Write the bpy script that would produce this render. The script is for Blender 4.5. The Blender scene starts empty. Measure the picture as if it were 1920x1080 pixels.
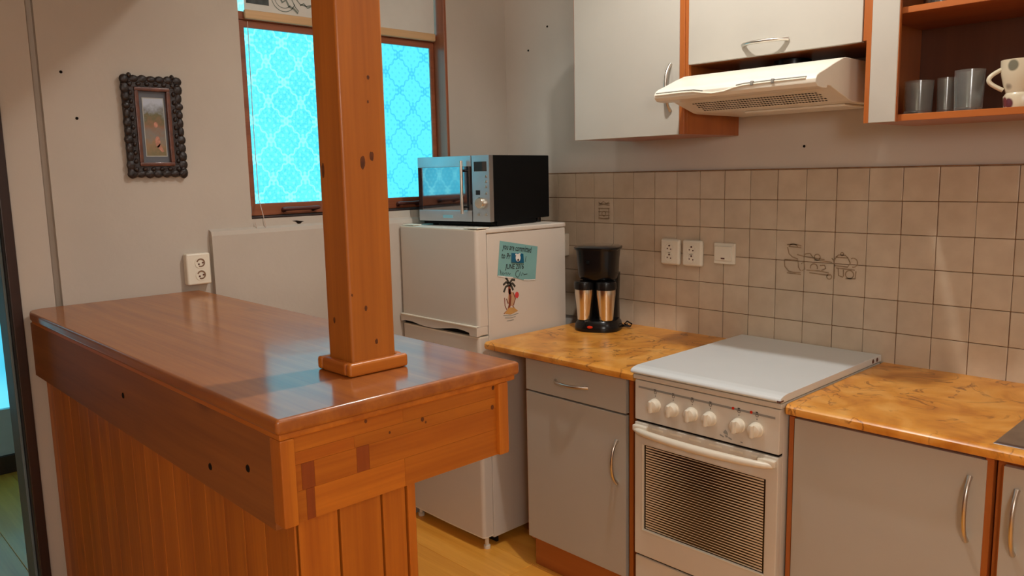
import bpy, bmesh, math, random
from mathutils import Vector, Matrix
random.seed(7)
S = bpy.context.scene
COL = S.collection
rad = math.radians

# ------------------------------------------------------------------ camera
yaw, pitch, roll = -.8142, .143, .0211
f = Vector((math.sin(yaw)*math.cos(pitch), math.cos(yaw)*math.cos(pitch), -math.sin(pitch)))
r = Vector((math.cos(yaw), -math.sin(yaw), 0)); d = f.cross(r)
cr, sr = math.cos(roll), math.sin(roll)
right = r*cr + d*sr; down = d*cr - r*sr
cam = bpy.data.cameras.new('camera'); camo = bpy.data.objects.new('camera', cam); COL.objects.link(camo)
M = Matrix((( right.x, -down.x, -f.x, 1.9272), (right.y, -down.y, -f.y, -2.4833), (right.z, -down.z, -f.z, 1.4112), (0,0,0,1)))
camo.matrix_world = M
cam.sensor_width = 36; cam.lens = 1493.33/1920*36; cam.clip_start = .02
S.camera = camo
# ------------------------------------------------------------------ world, exposure, lamp settings
W = bpy.data.worlds.new('world'); S.world = W; W.use_nodes = True
W.node_tree.nodes['Background'].inputs[0].default_value = (.30, .75, 1.0, 1)
W.node_tree.nodes['Background'].inputs[1].default_value = .6
S.view_settings.view_transform = 'Standard'; S.view_settings.look = 'None'
S.view_settings.exposure = 0; S.view_settings.gamma = 1
# position, watts, cone (degrees, None = bare bulb)
LAMPS = [((.72, -.87, 2.62), 57, 142), ((1.2, -1.2, 2.35), 3, None), ((.16, -1.06, 2.50), 5.2, None)]
LAMP_COL = (1.0, .99, .96)
LAMP_R = .03
SIDE_FILL = ((2.55, -1.15, 2.40), 11)  # unseen fill light added at the right to soften the shadows
REAR_FILL = ((2.85, -3.05, 1.80), 46)  # unseen fill light added behind the camera to lift the front faces

# ------------------------------------------------------------------ node helpers
def mat(name):
    m = bpy.data.materials.new(name); m.use_nodes = True
    nt = m.node_tree
    return m, nt, nt.nodes['Principled BSDF']
def N(nt, t, **kw):
    n = nt.nodes.new(t)
    for k, v in kw.items():
        if k.startswith('i_'): n.inputs[k[2:].replace('_', ' ')].default_value = v
        elif k.startswith('n'): n.inputs[int(k[1:])].default_value = v
        else: setattr(n, k, v)
    return n
def L(nt, a, b): nt.links.new(a, b)
def ramp(nt, stops, src=None):
    n = nt.nodes.new('ShaderNodeValToRGB'); e = n.color_ramp.elements
    while len(e) < len(stops): e.new(.5)
    for k, (p, c) in zip(e, stops):
        k.position = p; k.color = (c[0], c[1], c[2], 1) if len(c) == 3 else c
    if src: L(nt, src, n.inputs[0])
    return n
def math_(nt, op, a=None, b=None, **kw):
    n = nt.nodes.new('ShaderNodeMath'); n.operation = op
    for i, v in enumerate((a, b)):
        if v is None: continue
        if isinstance(v, (int, float)): n.inputs[i].default_value = v
        else: L(nt, v, n.inputs[i])
    if kw.get('clamp'): n.use_clamp = True
    return n.outputs[0]
def bump(nt, bs, src, strength=.2, dist=.002):
    b = N(nt, 'ShaderNodeBump'); b.inputs['Strength'].default_value = strength; b.inputs['Distance'].default_value = dist
    L(nt, src, b.inputs['Height']); L(nt, b.outputs[0], bs.inputs['Normal'])
def coords(nt, scale=(1,1,1), rnd=True):
    tc = N(nt, 'ShaderNodeTexCoord'); out = tc.outputs['Object']
    if rnd:
        oi = N(nt, 'ShaderNodeObjectInfo')
        c = N(nt, 'ShaderNodeVectorMath', operation='SCALE'); c.inputs[0].default_value = (17.3, 9.1, 23.7)
        L(nt, oi.outputs['Random'], c.inputs['Scale'])
        a = N(nt, 'ShaderNodeVectorMath', operation='ADD'); L(nt, out, a.inputs[0]); L(nt, c.outputs[0], a.inputs[1]); out = a.outputs[0]
    mp = N(nt, 'ShaderNodeMapping'); mp.inputs['Scale'].default_value = scale
    L(nt, out, mp.inputs[0]); return mp.outputs[0]
def plain(name, col, rough=.5, metal=0, spec=.5, coat=0, noise=None, bumpy=None, **kw):
    m, nt, b = mat(name)
    b.inputs['Base Color'].default_value = (*col, 1); b.inputs['Roughness'].default_value = rough
    b.inputs['Metallic'].default_value = metal; b.inputs['Specular IOR Level'].default_value = spec
    b.inputs['Coat Weight'].default_value = coat
    v = coords(nt, rnd=False)
    nz = N(nt, 'ShaderNodeTexNoise', i_Scale=noise[0] if noise else 14, i_Detail=4.0); L(nt, v, nz.inputs[0])
    amt = noise[1] if noise else .05
    rp = ramp(nt, [(.3, [c*(1-amt) for c in col]), (.7, [min(1, c*(1+amt)) for c in col])], nz.outputs[0])
    L(nt, rp.outputs[0], b.inputs['Base Color'])
    if bumpy:
        n2 = N(nt, 'ShaderNodeTexNoise', i_Scale=bumpy[0], i_Detail=5.0); L(nt, v, n2.inputs[0])
        bump(nt, b, n2.outputs[0], bumpy[1], bumpy[2] if len(bumpy) > 2 else .002)
    for k, val in kw.items(): b.inputs[k].default_value = val
    return m
def wood(name, dark, light, axis, rough=.35, coat=.0, knots=.0, ring=1.0, vary=.0, coat_rough=.12, coat_ior=1.5, gscale=1.0, seams=None):
    """grain runs along axis (0,1,2)"""
    m, nt, b = mat(name)
    sc = [22*gscale]*3; sc[axis] = 1.3*gscale
    v = coords(nt, sc)
    n1 = N(nt, 'ShaderNodeTexNoise', i_Scale=1.0, i_Detail=6.0, i_Distortion=.25); L(nt, v, n1.inputs[0])
    sc2 = [150*gscale]*3; sc2[axis] = 4*gscale
    v2 = coords(nt, sc2); n2 = N(nt, 'ShaderNodeTexNoise', i_Scale=1.0, i_Detail=3.0); L(nt, v2, n2.inputs[0])
    g = math_(nt, 'ADD', math_(nt, 'MULTIPLY', n1.outputs[0], .72), math_(nt, 'MULTIPLY', n2.outputs[0], .28*ring))
    mid = [(a+c)/2 for a, c in zip(dark, light)]
    rp = ramp(nt, [(.30, dark), (.50, mid), (.68, light)], g); col = rp.outputs[0]
    if knots:
        sck = [7.0]*3; sck[axis] = 3.2
        vk = coords(nt, sck)
        vo = N(nt, 'ShaderNodeTexVoronoi', i_Scale=1.0); L(nt, vk, vo.inputs[0])
        nk = N(nt, 'ShaderNodeTexNoise', i_Scale=2.0); L(nt, vk, nk.inputs[0])
        # only some cells carry a knot
        sep = N(nt, 'ShaderNodeSeparateColor'); L(nt, vo.outputs['Color'], sep.inputs[0])
        has = math_(nt, 'GREATER_THAN', sep.outputs[0], .62)
        dd = math_(nt, 'ADD', vo.outputs['Distance'], math_(nt, 'MULTIPLY', nk.outputs[0], .10))
        kr = ramp(nt, [(.10, (1,1,1)), (.17, (.25,.25,.25)), (.24, (0,0,0))], dd)
        fac = math_(nt, 'MULTIPLY', math_(nt, 'MULTIPLY', kr.outputs[0], has), knots)
        mx = N(nt, 'ShaderNodeMix', data_type='RGBA'); L(nt, fac, mx.inputs[0]); L(nt, col, mx.inputs[6])
        mx.inputs[7].default_value = (dark[0]*.35, dark[1]*.3, dark[2]*.35, 1); col = mx.outputs[2]
    if vary:
        oi = N(nt, 'ShaderNodeObjectInfo')
        hs = N(nt, 'ShaderNodeHueSaturation'); L(nt, col, hs.inputs['Color'])
        L(nt, math_(nt, 'ADD', math_(nt, 'MULTIPLY', oi.outputs['Random'], vary*2), 1-vary), hs.inputs['Value']); col = hs.outputs[0]
    L(nt, col, b.inputs['Base Color'])
    b.inputs['Roughness'].default_value = rough
    b.inputs['Coat Weight'].default_value = coat; b.inputs['Coat Roughness'].default_value = coat_rough; b.inputs['Coat IOR'].default_value = coat_ior
    bump(nt, b, g, .05, .001)
    if coat:
        # the varnish film is not perfectly level
        nz = N(nt, 'ShaderNodeTexNoise', i_Scale=9.0, i_Detail=3.0); L(nt, coords(nt), nz.inputs[0])
        bb = N(nt, 'ShaderNodeBump'); bb.inputs['Strength'].default_value = .16; bb.inputs['Distance'].default_value = .004
        L(nt, nz.outputs[0], bb.inputs['Height']); L(nt, bb.outputs[0], b.inputs['Coat Normal'])
    return m

# ------------------------------------------------------------------ materials
PD, PL = (.34, .082, .006), (.57, .175, .014)
MT = {}
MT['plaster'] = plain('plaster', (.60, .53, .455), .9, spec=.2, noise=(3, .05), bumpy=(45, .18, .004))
MT['plaster_left_dimmed'] = plain('plaster_left_dimmed', (.51, .445, .375), .9, spec=.2, noise=(3, .05), bumpy=(45, .18, .004))  # same plaster, darkened to stand in for weaker lamplight on the window wall
MT['ceil'] = plain('ceiling_paint', (.74, .66, .55), .9, spec=.2, noise=(2, .03))
MT['pine_x'] = wood('pine_x', PD, PL, 0, .5, .0, .55)
MT['pine_top'] = wood('pine_top', (.25, .058, .005), (.44, .135, .013), 0, .55, .72, .5, coat_rough=.15, coat_ior=1.55)
MT['pine_y'] = wood('pine_y', PD, PL, 1, .42, .35, .65)
MT['pine_z'] = wood('pine_z', PD, PL, 2, .45, .0, .6, vary=.10)
MT['pine_stave'] = wood('pine_stave', PD, PL, 1, .42, .0, .35, vary=.16)
MT['pine_post'] = wood('pine_post', (.34, .095, .009), (.52, .165, .018), 2, .45, .15, .5)
MT['pine_block'] = wood('pine_block', (.20, .035, .007), (.30, .065, .010), 2, .42, .1)
MT['window_wood'] = wood('window_wood_y', (.20, .055, .022), (.36, .11, .045), 1, .4, .3)
MT['window_wood_z'] = wood('window_wood_z', (.20, .055, .022), (.36, .11, .045), 2, .4, .3)
MT['blind_rail'] = wood('blind_rail_wood', (.55, .34, .16), (.68, .45, .24), 1, .5)
MT['cherry'] = wood('cherry_laminate_z', (.36, .095, .017), (.48, .14, .029), 2, .35, .2, 0, .5)
MT['cherry_x'] = wood('cherry_laminate_x', (.36, .095, .017), (.48, .14, .029), 0, .35, .2, 0, .5)
MT['cherry_shade'] = wood('cherry_inside_shade', (.10, .028, .010), (.15, .044, .015), 2, .45, .0, 0, .5)  # cherry darkened: the shade inside the open cabinet is put into the colour
MT['floor'] = wood('laminate_floor', (.78, .30, .030), (.98, .47, .07), 0, .38, .2, .2, vary=.05)
MT['floor_joint'] = plain('floor_joint', (.16, .07, .02), .8)
MT['cream'] = plain('cream_laminate', (.475, .435, .37), .42, spec=.4, noise=(5, .025))
MT['white_enamel'] = plain('white_enamel', (.70, .735, .735), .25, coat=.2, noise=(4, .02))
MT['stove_white'] = plain('stove_enamel', (.68, .62, .53), .3, coat=.2, noise=(4, .02))
MT['white_plastic'] = plain('white_plastic', (.78, .71, .58), .35, noise=(6, .02))
MT['hood_white'] = plain('hood_enamel', (.78, .72, .60), .35, coat=.1, noise=(7, .04))
MT['fridge_white'] = plain('fridge_paint', (.64, .57, .485), .4, noise=(3, .02), bumpy=(400, .06, .0005))
MT['chrome'] = plain('satin_nickel', (.62, .58, .52), .28, metal=1)
MT['steel'] = plain('brushed_steel', (.62, .65, .68), .36, metal=1)
MT['mug_steel'] = plain('mug_steel', (.78, .70, .58), .22, metal=1)
MT['sink_steel'] = plain('sink_steel', (.50, .50, .50), .30, metal=1, noise=(30, .08))
MT['black'] = plain('black_plastic', (.006, .0055, .0055), .22, spec=.35)
MT['black_matt'] = plain('black_paint', (.004, .004, .004), .6, spec=.12)
MT['black_glass'] = plain('black_glass', (.012, .012, .014), .04, coat=1)
MT['mirror_glass'] = plain('microwave_glass', (.40, .42, .45), .06, metal=1)
MT['dark'] = plain('dark_gap', (.012, .008, .006), .9, spec=.1)
MT['dark_frame'] = wood('dark_door_wood', (.012, .005, .004), (.035, .012, .008), 2, .4, .2)
MT['grout'] = plain('grout', (.27, .15, .08), .95, spec=.1, noise=(40, .25))
MT['red'] = plain('red_plastic', (.6, .03, .01), .25)
MT['brown_plastic'] = plain('brown_plastic', (.10, .03, .02), .4)
MT['grey_print'] = plain('grey_print', (.30, .29, .26), .4)
MT['dark_print'] = plain('dark_print', (.05, .045, .04), .5)
MT['tile_print'] = plain('tile_print', (.30, .20, .115), .5, noise=(60, .3))
MT['ink'] = plain('ink', (.015, .02, .02), .6)
MT['paper'] = plain('note_paper', (.20, .40, .38), .8, spec=.1, noise=(10, .06))
MT['paper_white'] = plain('paper_white', (.75, .73, .68), .8)
MT['magnet_blue'] = plain('magnet_blue', (.01, .11, .20), .3)
MT['cord'] = plain('cord_white', (.55, .42, .34), .7)
MT['blind'] = plain('blind_fabric', (.66, .65, .60), .9, spec=.1, noise=(12, .03), bumpy=(260, .15, .001))
MT['hinge'] = plain('hinge_grey', (.22, .24, .22), .45, metal=.5)
MT['carved'] = plain('carved_wood', (.016, .008, .006), .45, coat=.1, noise=(60, .5), bumpy=(90, .6, .004))
MT['carved_in'] = plain('carved_inner', (.13, .040, .020), .4, coat=.2, noise=(40, .35))
MT['mat_board'] = plain('mat_board', (.12, .125, .14), .8)
MT['glass_gray'] = plain('casing_grey', (.13, .17, .18), .5)
MT['blue_frame'] = plain('door_paint', (.40, .52, .55), .5)

def tile_mat():
    m, nt, b = mat('beige_tile')
    oi = N(nt, 'ShaderNodeObjectInfo')
    tc = coords(nt)
    nz = N(nt, 'ShaderNodeTexNoise', i_Scale=18.0, i_Detail=4.0); L(nt, tc, nz.inputs[0])
    rp = ramp(nt, [(.3, (.52, .405, .29)), (.7, (.60, .48, .35))], nz.outputs[0])
    hs = N(nt, 'ShaderNodeHueSaturation'); L(nt, rp.outputs[0], hs.inputs['Color'])
    L(nt, math_(nt, 'ADD', math_(nt, 'MULTIPLY', oi.outputs['Random'], .08), .96), hs.inputs['Value'])
    L(nt, hs.outputs[0], b.inputs['Base Color'])
    b.inputs['Roughness'].default_value = .28
    n2 = N(nt, 'ShaderNodeTexNoise', i_Scale=26.0); L(nt, tc, n2.inputs[0]); bump(nt, b, n2.outputs[0], .1, .002)
    return m
MT['tile'] = tile_mat()
def worktop_mat():
    m, nt, b = mat('orange_marble_laminate')
    v = coords(nt, rnd=False)
    n1 = N(nt, 'ShaderNodeTexNoise', i_Scale=7.0, i_Detail=8.0, i_Distortion=1.2); L(nt, v, n1.inputs[0])
    base = ramp(nt, [(.30, (.52, .175, .022)), (.50, (.74, .31, .045)), (.70, (.84, .42, .10))], n1.outputs[0])
    n2 = N(nt, 'ShaderNodeTexNoise', i_Scale=5.0, i_Detail=7.0, i_Distortion=2.2); L(nt, v, n2.inputs[0])
    vein = math_(nt, 'ABSOLUTE', math_(nt, 'SUBTRACT', n2.outputs[0], .5))
    vr = ramp(nt, [(.0, (1,1,1)), (.026, (0,0,0))], vein)
    n3 = N(nt, 'ShaderNodeTexNoise', i_Scale=9.0, i_Detail=2.0); L(nt, v, n3.inputs[0])
    br = ramp(nt, [(.44, (0,0,0)), (.58, (1,1,1))], n3.outputs[0])
    fac = math_(nt, 'MULTIPLY', math_(nt, 'MULTIPLY', vr.outputs[0], br.outputs[0]), .8)
    mx = N(nt, 'ShaderNodeMix', data_type='RGBA'); L(nt, fac, mx.inputs[0]); L(nt, base.outputs[0], mx.inputs[6]); mx.inputs[7].default_value = (.17, .045, .015, 1)
    L(nt, mx.outputs[2], b.inputs['Base Color']); b.inputs['Roughness'].default_value = .3
    return m
MT['worktop'] = worktop_mat()

def pane_mat(name, base, bright, strength, invert=False):
    """daylight seen through ornamental pressed glass"""
    m, nt, b = mat(name)
    tc = N(nt, 'ShaderNodeTexCoord'); sp = N(nt, 'ShaderNodeSeparateXYZ'); L(nt, tc.outputs['Object'], sp.inputs[0])
    P = .128; PZ = .138
    u = math_(nt, 'MULTIPLY', sp.outputs[1], 1/P); w = math_(nt, 'MULTIPLY', sp.outputs[2], 1/PZ)
    # ogee lattice : lines of cos(2pi u)+cos(2pi w) ~ 0 with a petal wobble
    cu = math_(nt, 'COSINE', math_(nt, 'MULTIPLY', u, 2*math.pi)); cw = math_(nt, 'COSINE', math_(nt, 'MULTIPLY', w, 2*math.pi))
    pet = math_(nt, 'MULTIPLY', math_(nt, 'COSINE', math_(nt, 'MULTIPLY', math_(nt, 'ADD', u, w), 6*math.pi)),
                math_(nt, 'COSINE', math_(nt, 'MULTIPLY', math_(nt, 'SUBTRACT', u, w), 6*math.pi)))
    fld = math_(nt, 'ADD', math_(nt, 'ADD', cu, cw), math_(nt, 'MULTIPLY', pet, .32))
    la = ramp(nt, [(.0, (1,1,1)), (.16, (.75,.75,.75)), (.34, (0,0,0))], math_(nt, 'ABSOLUTE', fld))
    # rosette inside each lozenge
    fr = math_(nt, 'MULTIPLY', math_(nt, 'COSINE', math_(nt, 'MULTIPLY', u, 8*math.pi)), math_(nt, 'COSINE', math_(nt, 'MULTIPLY', w, 8*math.pi)))
    ro = ramp(nt, [(.35, (0,0,0)), (.8, (.45,.45,.45))], fr)
    nz = N(nt, 'ShaderNodeTexNoise', i_Scale=160.0, i_Detail=3.0); L(nt, tc.outputs['Object'], nz.inputs[0])
    nb = N(nt, 'ShaderNodeTexNoise', i_Scale=3.0, i_Detail=1.0); L(nt, tc.outputs['Object'], nb.inputs[0])
    pat = math_(nt, 'MAXIMUM', la.outputs[0], ro.outputs[0])
    if invert: pat = math_(nt, 'SUBTRACT', 1.0, pat)
    pat = math_(nt, 'ADD', math_(nt, 'MULTIPLY', pat, .62), math_(nt, 'ADD', math_(nt, 'MULTIPLY', nz.outputs[0], .55), math_(nt, 'MULTIPLY', nb.outputs[0], .35)))
    rp = ramp(nt, [(.25, base), (1.05 if False else 1.0, bright)], pat)
    L(nt, rp.outputs[0], b.inputs['Emission Color']); b.inputs['Emission Strength'].default_value = strength
    b.inputs['Base Color'].default_value = (.05, .12, .14, 1); b.inputs['Roughness'].default_value = .25
    bump(nt, b, pat, .3, .002)
    return m
MT['pane_l'] = pane_mat('ornamental_glass_bright', (.012, .44, .66), (.19, .84, .94), 1.65)
MT['pane_r'] = pane_mat('ornamental_glass', (.010, .36, .54), (.07, .60, .74), 1.5, True)
MT['pane_top'] = pane_mat('upper_glass', (.20, .95, 1.1), (.45, 1.1, 1.2), 1.2)
def sky_pane():
    m, nt, b = mat('hall_glass')
    nz = N(nt, 'ShaderNodeTexNoise', i_Scale=2.5, i_Detail=2.0); L(nt, coords(nt, rnd=False), nz.inputs[0])
    rp = ramp(nt, [(.3, (.05, .42, .60)), (.7, (.16, .66, .80))], nz.outputs[0])
    L(nt, rp.outputs[0], b.inputs['Emission Color']); b.inputs['Emission Strength'].default_value = 1.5
    b.inputs['Base Color'].default_value = (.1, .2, .22, 1); b.inputs['Roughness'].default_value = .1
    return m
MT['hall_pane'] = sky_pane()
def clear_glass():
    m, nt, b = mat('clear_glass')
    b.inputs['Transmission Weight'].default_value = .93; b.inputs['Roughness'].default_value = .1; b.inputs['IOR'].default_value = 1.45
    nz = N(nt, 'ShaderNodeTexNoise', i_Scale=20.0); L(nt, coords(nt), nz.inputs[0])
    L(nt, ramp(nt, [(.3, (.80, .86, .82)), (.7, (.9, .93, .9))], nz.outputs[0]).outputs[0], b.inputs['Base Color'])
    return m
MT['glass'] = clear_glass()
def oven_glass():
    m, nt, b = mat('oven_glass')
    tc = N(nt, 'ShaderNodeTexCoord')
    nz = N(nt, 'ShaderNodeTexNoise', i_Scale=5.0, i_Detail=2.0); L(nt, tc.outputs['Object'], nz.inputs[0])
    L(nt, ramp(nt, [(.3, (.016, .010, .007)), (.7, (.05, .028, .016))], nz.outputs[0]).outputs[0], b.inputs['Base Color'])
    b.inputs['Roughness'].default_value = .15
    return m
MT['oven_glass'] = oven_glass()
def art_mat():
    m, nt, b = mat('small_painting')
    tc = N(nt, 'ShaderNodeTexCoord'); sp = N(nt, 'ShaderNodeSeparateXYZ'); L(nt, tc.outputs['Object'], sp.inputs[0])
    nz = N(nt, 'ShaderNodeTexNoise', i_Scale=45.0, i_Detail=4.0); L(nt, tc.outputs['Object'], nz.inputs[0])
    h = math_(nt, 'ADD', math_(nt, 'MULTIPLY', math_(nt, 'ADD', sp.outputs[2], .088), 1/.176), math_(nt, 'MULTIPLY', math_(nt, 'SUBTRACT', nz.outputs[0], .5), .55))
    rp = ramp(nt, [(.0, (.20, .16, .08)), (.18, (.30, .19, .10)), (.34, (.22, .20, .17)), (.55, (.26, .14, .08)), (.7, (.14, .13, .06)), (.82, (.28, .30, .33)), (.95, (.45, .50, .58))], h)
    L(nt, rp.outputs[0], b.inputs['Base Color']); b.inputs['Roughness'].default_value = .35
    return m
MT['art'] = art_mat()
def bulb_mat():
    m, nt, b = mat('bulb_glow')
    b.inputs['Emission Color'].default_value = (*LAMP_COL, 1); b.inputs['Emission Strength'].default_value = 6
    return m
MT['bulb'] = bulb_mat()

# ------------------------------------------------------------------ mesh helpers
BASE = {}
def BM(): return bmesh.new()
def box(bm, x0, x1, y0, y1, z0, z1, bev=0, seg=2):
    g = bmesh.ops.create_cube(bm, size=1)['verts']
    for v in g: v.co = Vector(((x0+x1)/2+v.co.x*(x1-x0), (y0+y1)/2+v.co.y*(y1-y0), (z0+z1)/2+v.co.z*(z1-z0)))
    if bev:
        es = list({e for v in g for e in v.link_edges})
        bmesh.ops.bevel(bm, geom=es, offset=bev, segments=seg, affect='EDGES', profile=.5, clamp_overlap=True)
    return bm
def B(*a, **k): return box(BM(), *a, **k)
def prism(bm, pts, axis, a0, a1, bev=0, seg=2):
    """pts: 2D polygon in the two other axes (in order), extruded along axis from a0 to a1"""
    def mk(p, a):
        q = list(p); q.insert(axis, a); return Vector(q)
    v0 = [bm.verts.new(mk(p, a0)) for p in pts]; v1 = [bm.verts.new(mk(p, a1)) for p in pts]
    n = len(pts); fs = [bm.faces.new(v0), bm.faces.new(v1)]
    for i in range(n): fs.append(bm.faces.new((v0[i], v0[(i+1)%n], v1[(i+1)%n], v1[i])))
    bmesh.ops.recalc_face_normals(bm, faces=fs)
    if bev: bmesh.ops.bevel(bm, geom=list({e for f_ in fs for e in f_.edges}), offset=bev, segments=seg, affect='EDGES', profile=.5, clamp_overlap=True)
    return bm
def tube(bm, pts, rr, sides=10, flat=None, caps=True):
    pts = [Vector(p) for p in pts]; rings = []
    n = len(pts); up = None
    for i, p in enumerate(pts):
        t = (pts[min(i+1, n-1)]-pts[max(i-1, 0)]).normalized()
        if up is None:
            up = Vector((0,0,1)) if abs(t.z) < .9 else Vector((1,0,0))
        s = t.cross(up)
        if s.length < 1e-5: s = t.orthogonal()
        s.normalize(); u = s.cross(t).normalized(); up = u
        R = rr[i] if isinstance(rr, (list, tuple)) else rr
        rings.append([bm.verts.new(p + (s*math.cos(2*math.pi*k/sides)*R*(flat or 1)) + u*math.sin(2*math.pi*k/sides)*R) for k in range(sides)])
    for a, b_ in zip(rings, rings[1:]):
        for k in range(sides): bm.faces.new((a[k], a[(k+1)%sides], b_[(k+1)%sides], b_[k]))
    if caps: bm.faces.new(rings[0][::-1]); bm.faces.new(rings[-1])
    bmesh.ops.recalc_face_normals(bm, faces=bm.faces)
    return bm
def lathe(bm, prof, c=(0,0,0), seg=28, axis='z', sx=1, sy=1):
    rings = []
    for (rr, h) in prof:
        ring = []
        for k in range(seg):
            a = 2*math.pi*k/seg; x, y = math.cos(a)*rr*sx, math.sin(a)*rr*sy
            p = (x, y, h) if axis == 'z' else ((x, -h, y) if axis == 'y' else (h, x, y))
            ring.append(bm.verts.new(Vector(c)+Vector(p)))
        rings.append(ring)
    fs = []
    for a, b_ in zip(rings, rings[1:]):
        for k in range(seg): fs.append(bm.faces.new((a[k], a[(k+1)%seg], b_[(k+1)%seg], b_[k])))
    if prof[0][0] > 1e-6: fs.append(bm.faces.new(rings[0][::-1]))
    if prof[-1][0] > 1e-6: fs.append(bm.faces.new(rings[-1]))
    bmesh.ops.recalc_face_normals(bm, faces=fs)
    bmesh.ops.remove_doubles(bm, verts=[v for r_ in rings for v in r_], dist=1e-6)
    return bm
def loft(bm, rings, cap=True):
    vs = [[bm.verts.new(p) for p in r_] for r_ in rings]; n = len(vs[0])
    for a, b_ in zip(vs, vs[1:]):
        for k in range(n): bm.faces.new((a[k], a[(k+1)%n], b_[(k+1)%n], b_[k]))
    if cap: bm.faces.new(vs[0][::-1]); bm.faces.new(vs[-1])
    bmesh.ops.recalc_face_normals(bm, faces=bm.faces)
    return bm
def sring(cx, cy, z, a, b_, n=3.0, seg=32):
    out = []
    for k in range(seg):
        t = 2*math.pi*k/seg; c, s = math.cos(t), math.sin(t)
        out.append((cx+a*math.copysign(abs(c)**(2/n), c), cy+b_*math.copysign(abs(s)**(2/n), s), z))
    return out
def ribbon(bm, pts, w, fn):
    """flat stroke of width w through 2D pts, mapped to 3D by fn"""
    P = [Vector((p[0], p[1])) for p in pts]; n = len(P); lr = []
    for i in range(n):
        t = P[min(i+1, n-1)]-P[max(i-1, 0)]
        if t.length < 1e-9: t = Vector((1, 0))
        t.normalize(); o = Vector((-t.y, t.x))*w/2
        lr.append((bm.verts.new(fn(*(P[i]+o))), bm.verts.new(fn(*(P[i]-o)))))
    for a, b_ in zip(lr, lr[1:]): bm.faces.new((a[0], a[1], b_[1], b_[0]))
    return bm
def obj(name, bm, m, parent=None, smooth=True, label=None, kind=None):
    me = bpy.data.meshes.new(name)
    if parent is not None and parent.name in BASE:
        bmesh.ops.translate(bm, verts=bm.verts, vec=-Vector(BASE[parent.name]))
    bm.to_mesh(me); bm.free()
    if smooth:
        me.polygons.foreach_set('use_smooth', [True]*len(me.polygons)); me.set_sharp_from_angle(angle=rad(38))
    me.materials.append(MT[m] if isinstance(m, str) else m)
    o = bpy.data.objects.new(name, me); COL.objects.link(o)
    if smooth:
        wn = o.modifiers.new('weighted_normal', 'WEIGHTED_NORMAL'); wn.keep_sharp = True; wn.weight = 80
    if parent is not None:
        o.parent = parent
        if parent.name in BASE: BASE[o.name] = BASE[parent.name]
    if label: o['label'] = label
    if kind: o['kind'] = kind
    return o
def tag(o, label, cat, group=None):
    o['label'] = label; o['category'] = cat
    if group: o['group'] = group
    return o
def thing(name, label, cat, loc, group=None, rotz=0, local=False):
    o = bpy.data.objects.new(name, None); COL.objects.link(o); o.location = loc; o.rotation_euler = (0, 0, rotz)
    o.empty_display_size = .05
    if not local: BASE[o.name] = loc
    return tag(o, label, cat, group)
def single(name, bm, m, label, cat, loc, group=None):
    """thing that is one mesh, origin at loc"""
    bmesh.ops.translate(bm, verts=bm.verts, vec=-Vector(loc))
    o = obj(name, bm, m); o.location = loc
    return tag(o, label, cat, group)
def struct(name, bm, m, parent=None, smooth=True):
    o = obj(name, bm, m, parent, smooth); o['kind'] = 'structure'; return o
def text_bm(txt, size, fn, bold=0.0, shear=0.0):
    cu = bpy.data.curves.new('t', 'FONT'); cu.body = txt; cu.size = size; cu.shear = shear; cu.offset = bold
    cu.resolution_u = 3
    to = bpy.data.objects.new('t', cu); COL.objects.link(to)
    dg = bpy.context.evaluated_depsgraph_get()
    me = bpy.data.meshes.new_from_object(to.evaluated_get(dg))
    bm = BM(); bm.from_mesh(me)
    for v in bm.verts: v.co = Vector(fn(v.co.x, v.co.y))
    bpy.data.objects.remove(to); bpy.data.curves.remove(cu); bpy.data.meshes.remove(me)
    return bm
def arc(c, rr, a0, a1, n=12, sy=1):
    return [(c[0]+rr*math.cos(rad(a0+(a1-a0)*i/n)), c[1]+sy*rr*math.sin(rad(a0+(a1-a0)*i/n))) for i in range(n+1)]

# ================================================================== SETTING
XW = -.713      # face of the wall with the window
XR, YF, ZC = 3.1, -4.2, 2.85
bm = BM(); box(bm, -2.7, XR+.1, YF-.1, .1, -.08, -.006)
floor = struct('floor', bm, 'floor_joint')
pk = {}
def plank(x0, x1, y0, y1):
    key = (round(x1-x0, 3), round(y1-y0, 3))
    if key not in pk:
        b_ = B(0, key[0]-.0012, 0, key[1]-.0012, -.007, 0, .0012, 1); me = bpy.data.meshes.new('plank'); b_.to_mesh(me); b_.free()
        me.materials.append(MT['floor']); pk[key] = me
    o = bpy.data.objects.new('plank', pk[key]); COL.objects.link(o); o.location = (x0, y0, 0); o.parent = floor
PW, PLN = .19, 1.28
row = 0; y = 0.0
while y > YF+.01:
    y0 = max(y-PW, YF); x = -2.58 - [0, .43, .86][row % 3]
    while x < XR:
        a, b_ = max(x, -2.58), min(x+PLN, XR)
        if b_-a > .02: plank(a, b_, y0, y)
        x += PLN
    y -= PW; row += 1

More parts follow.
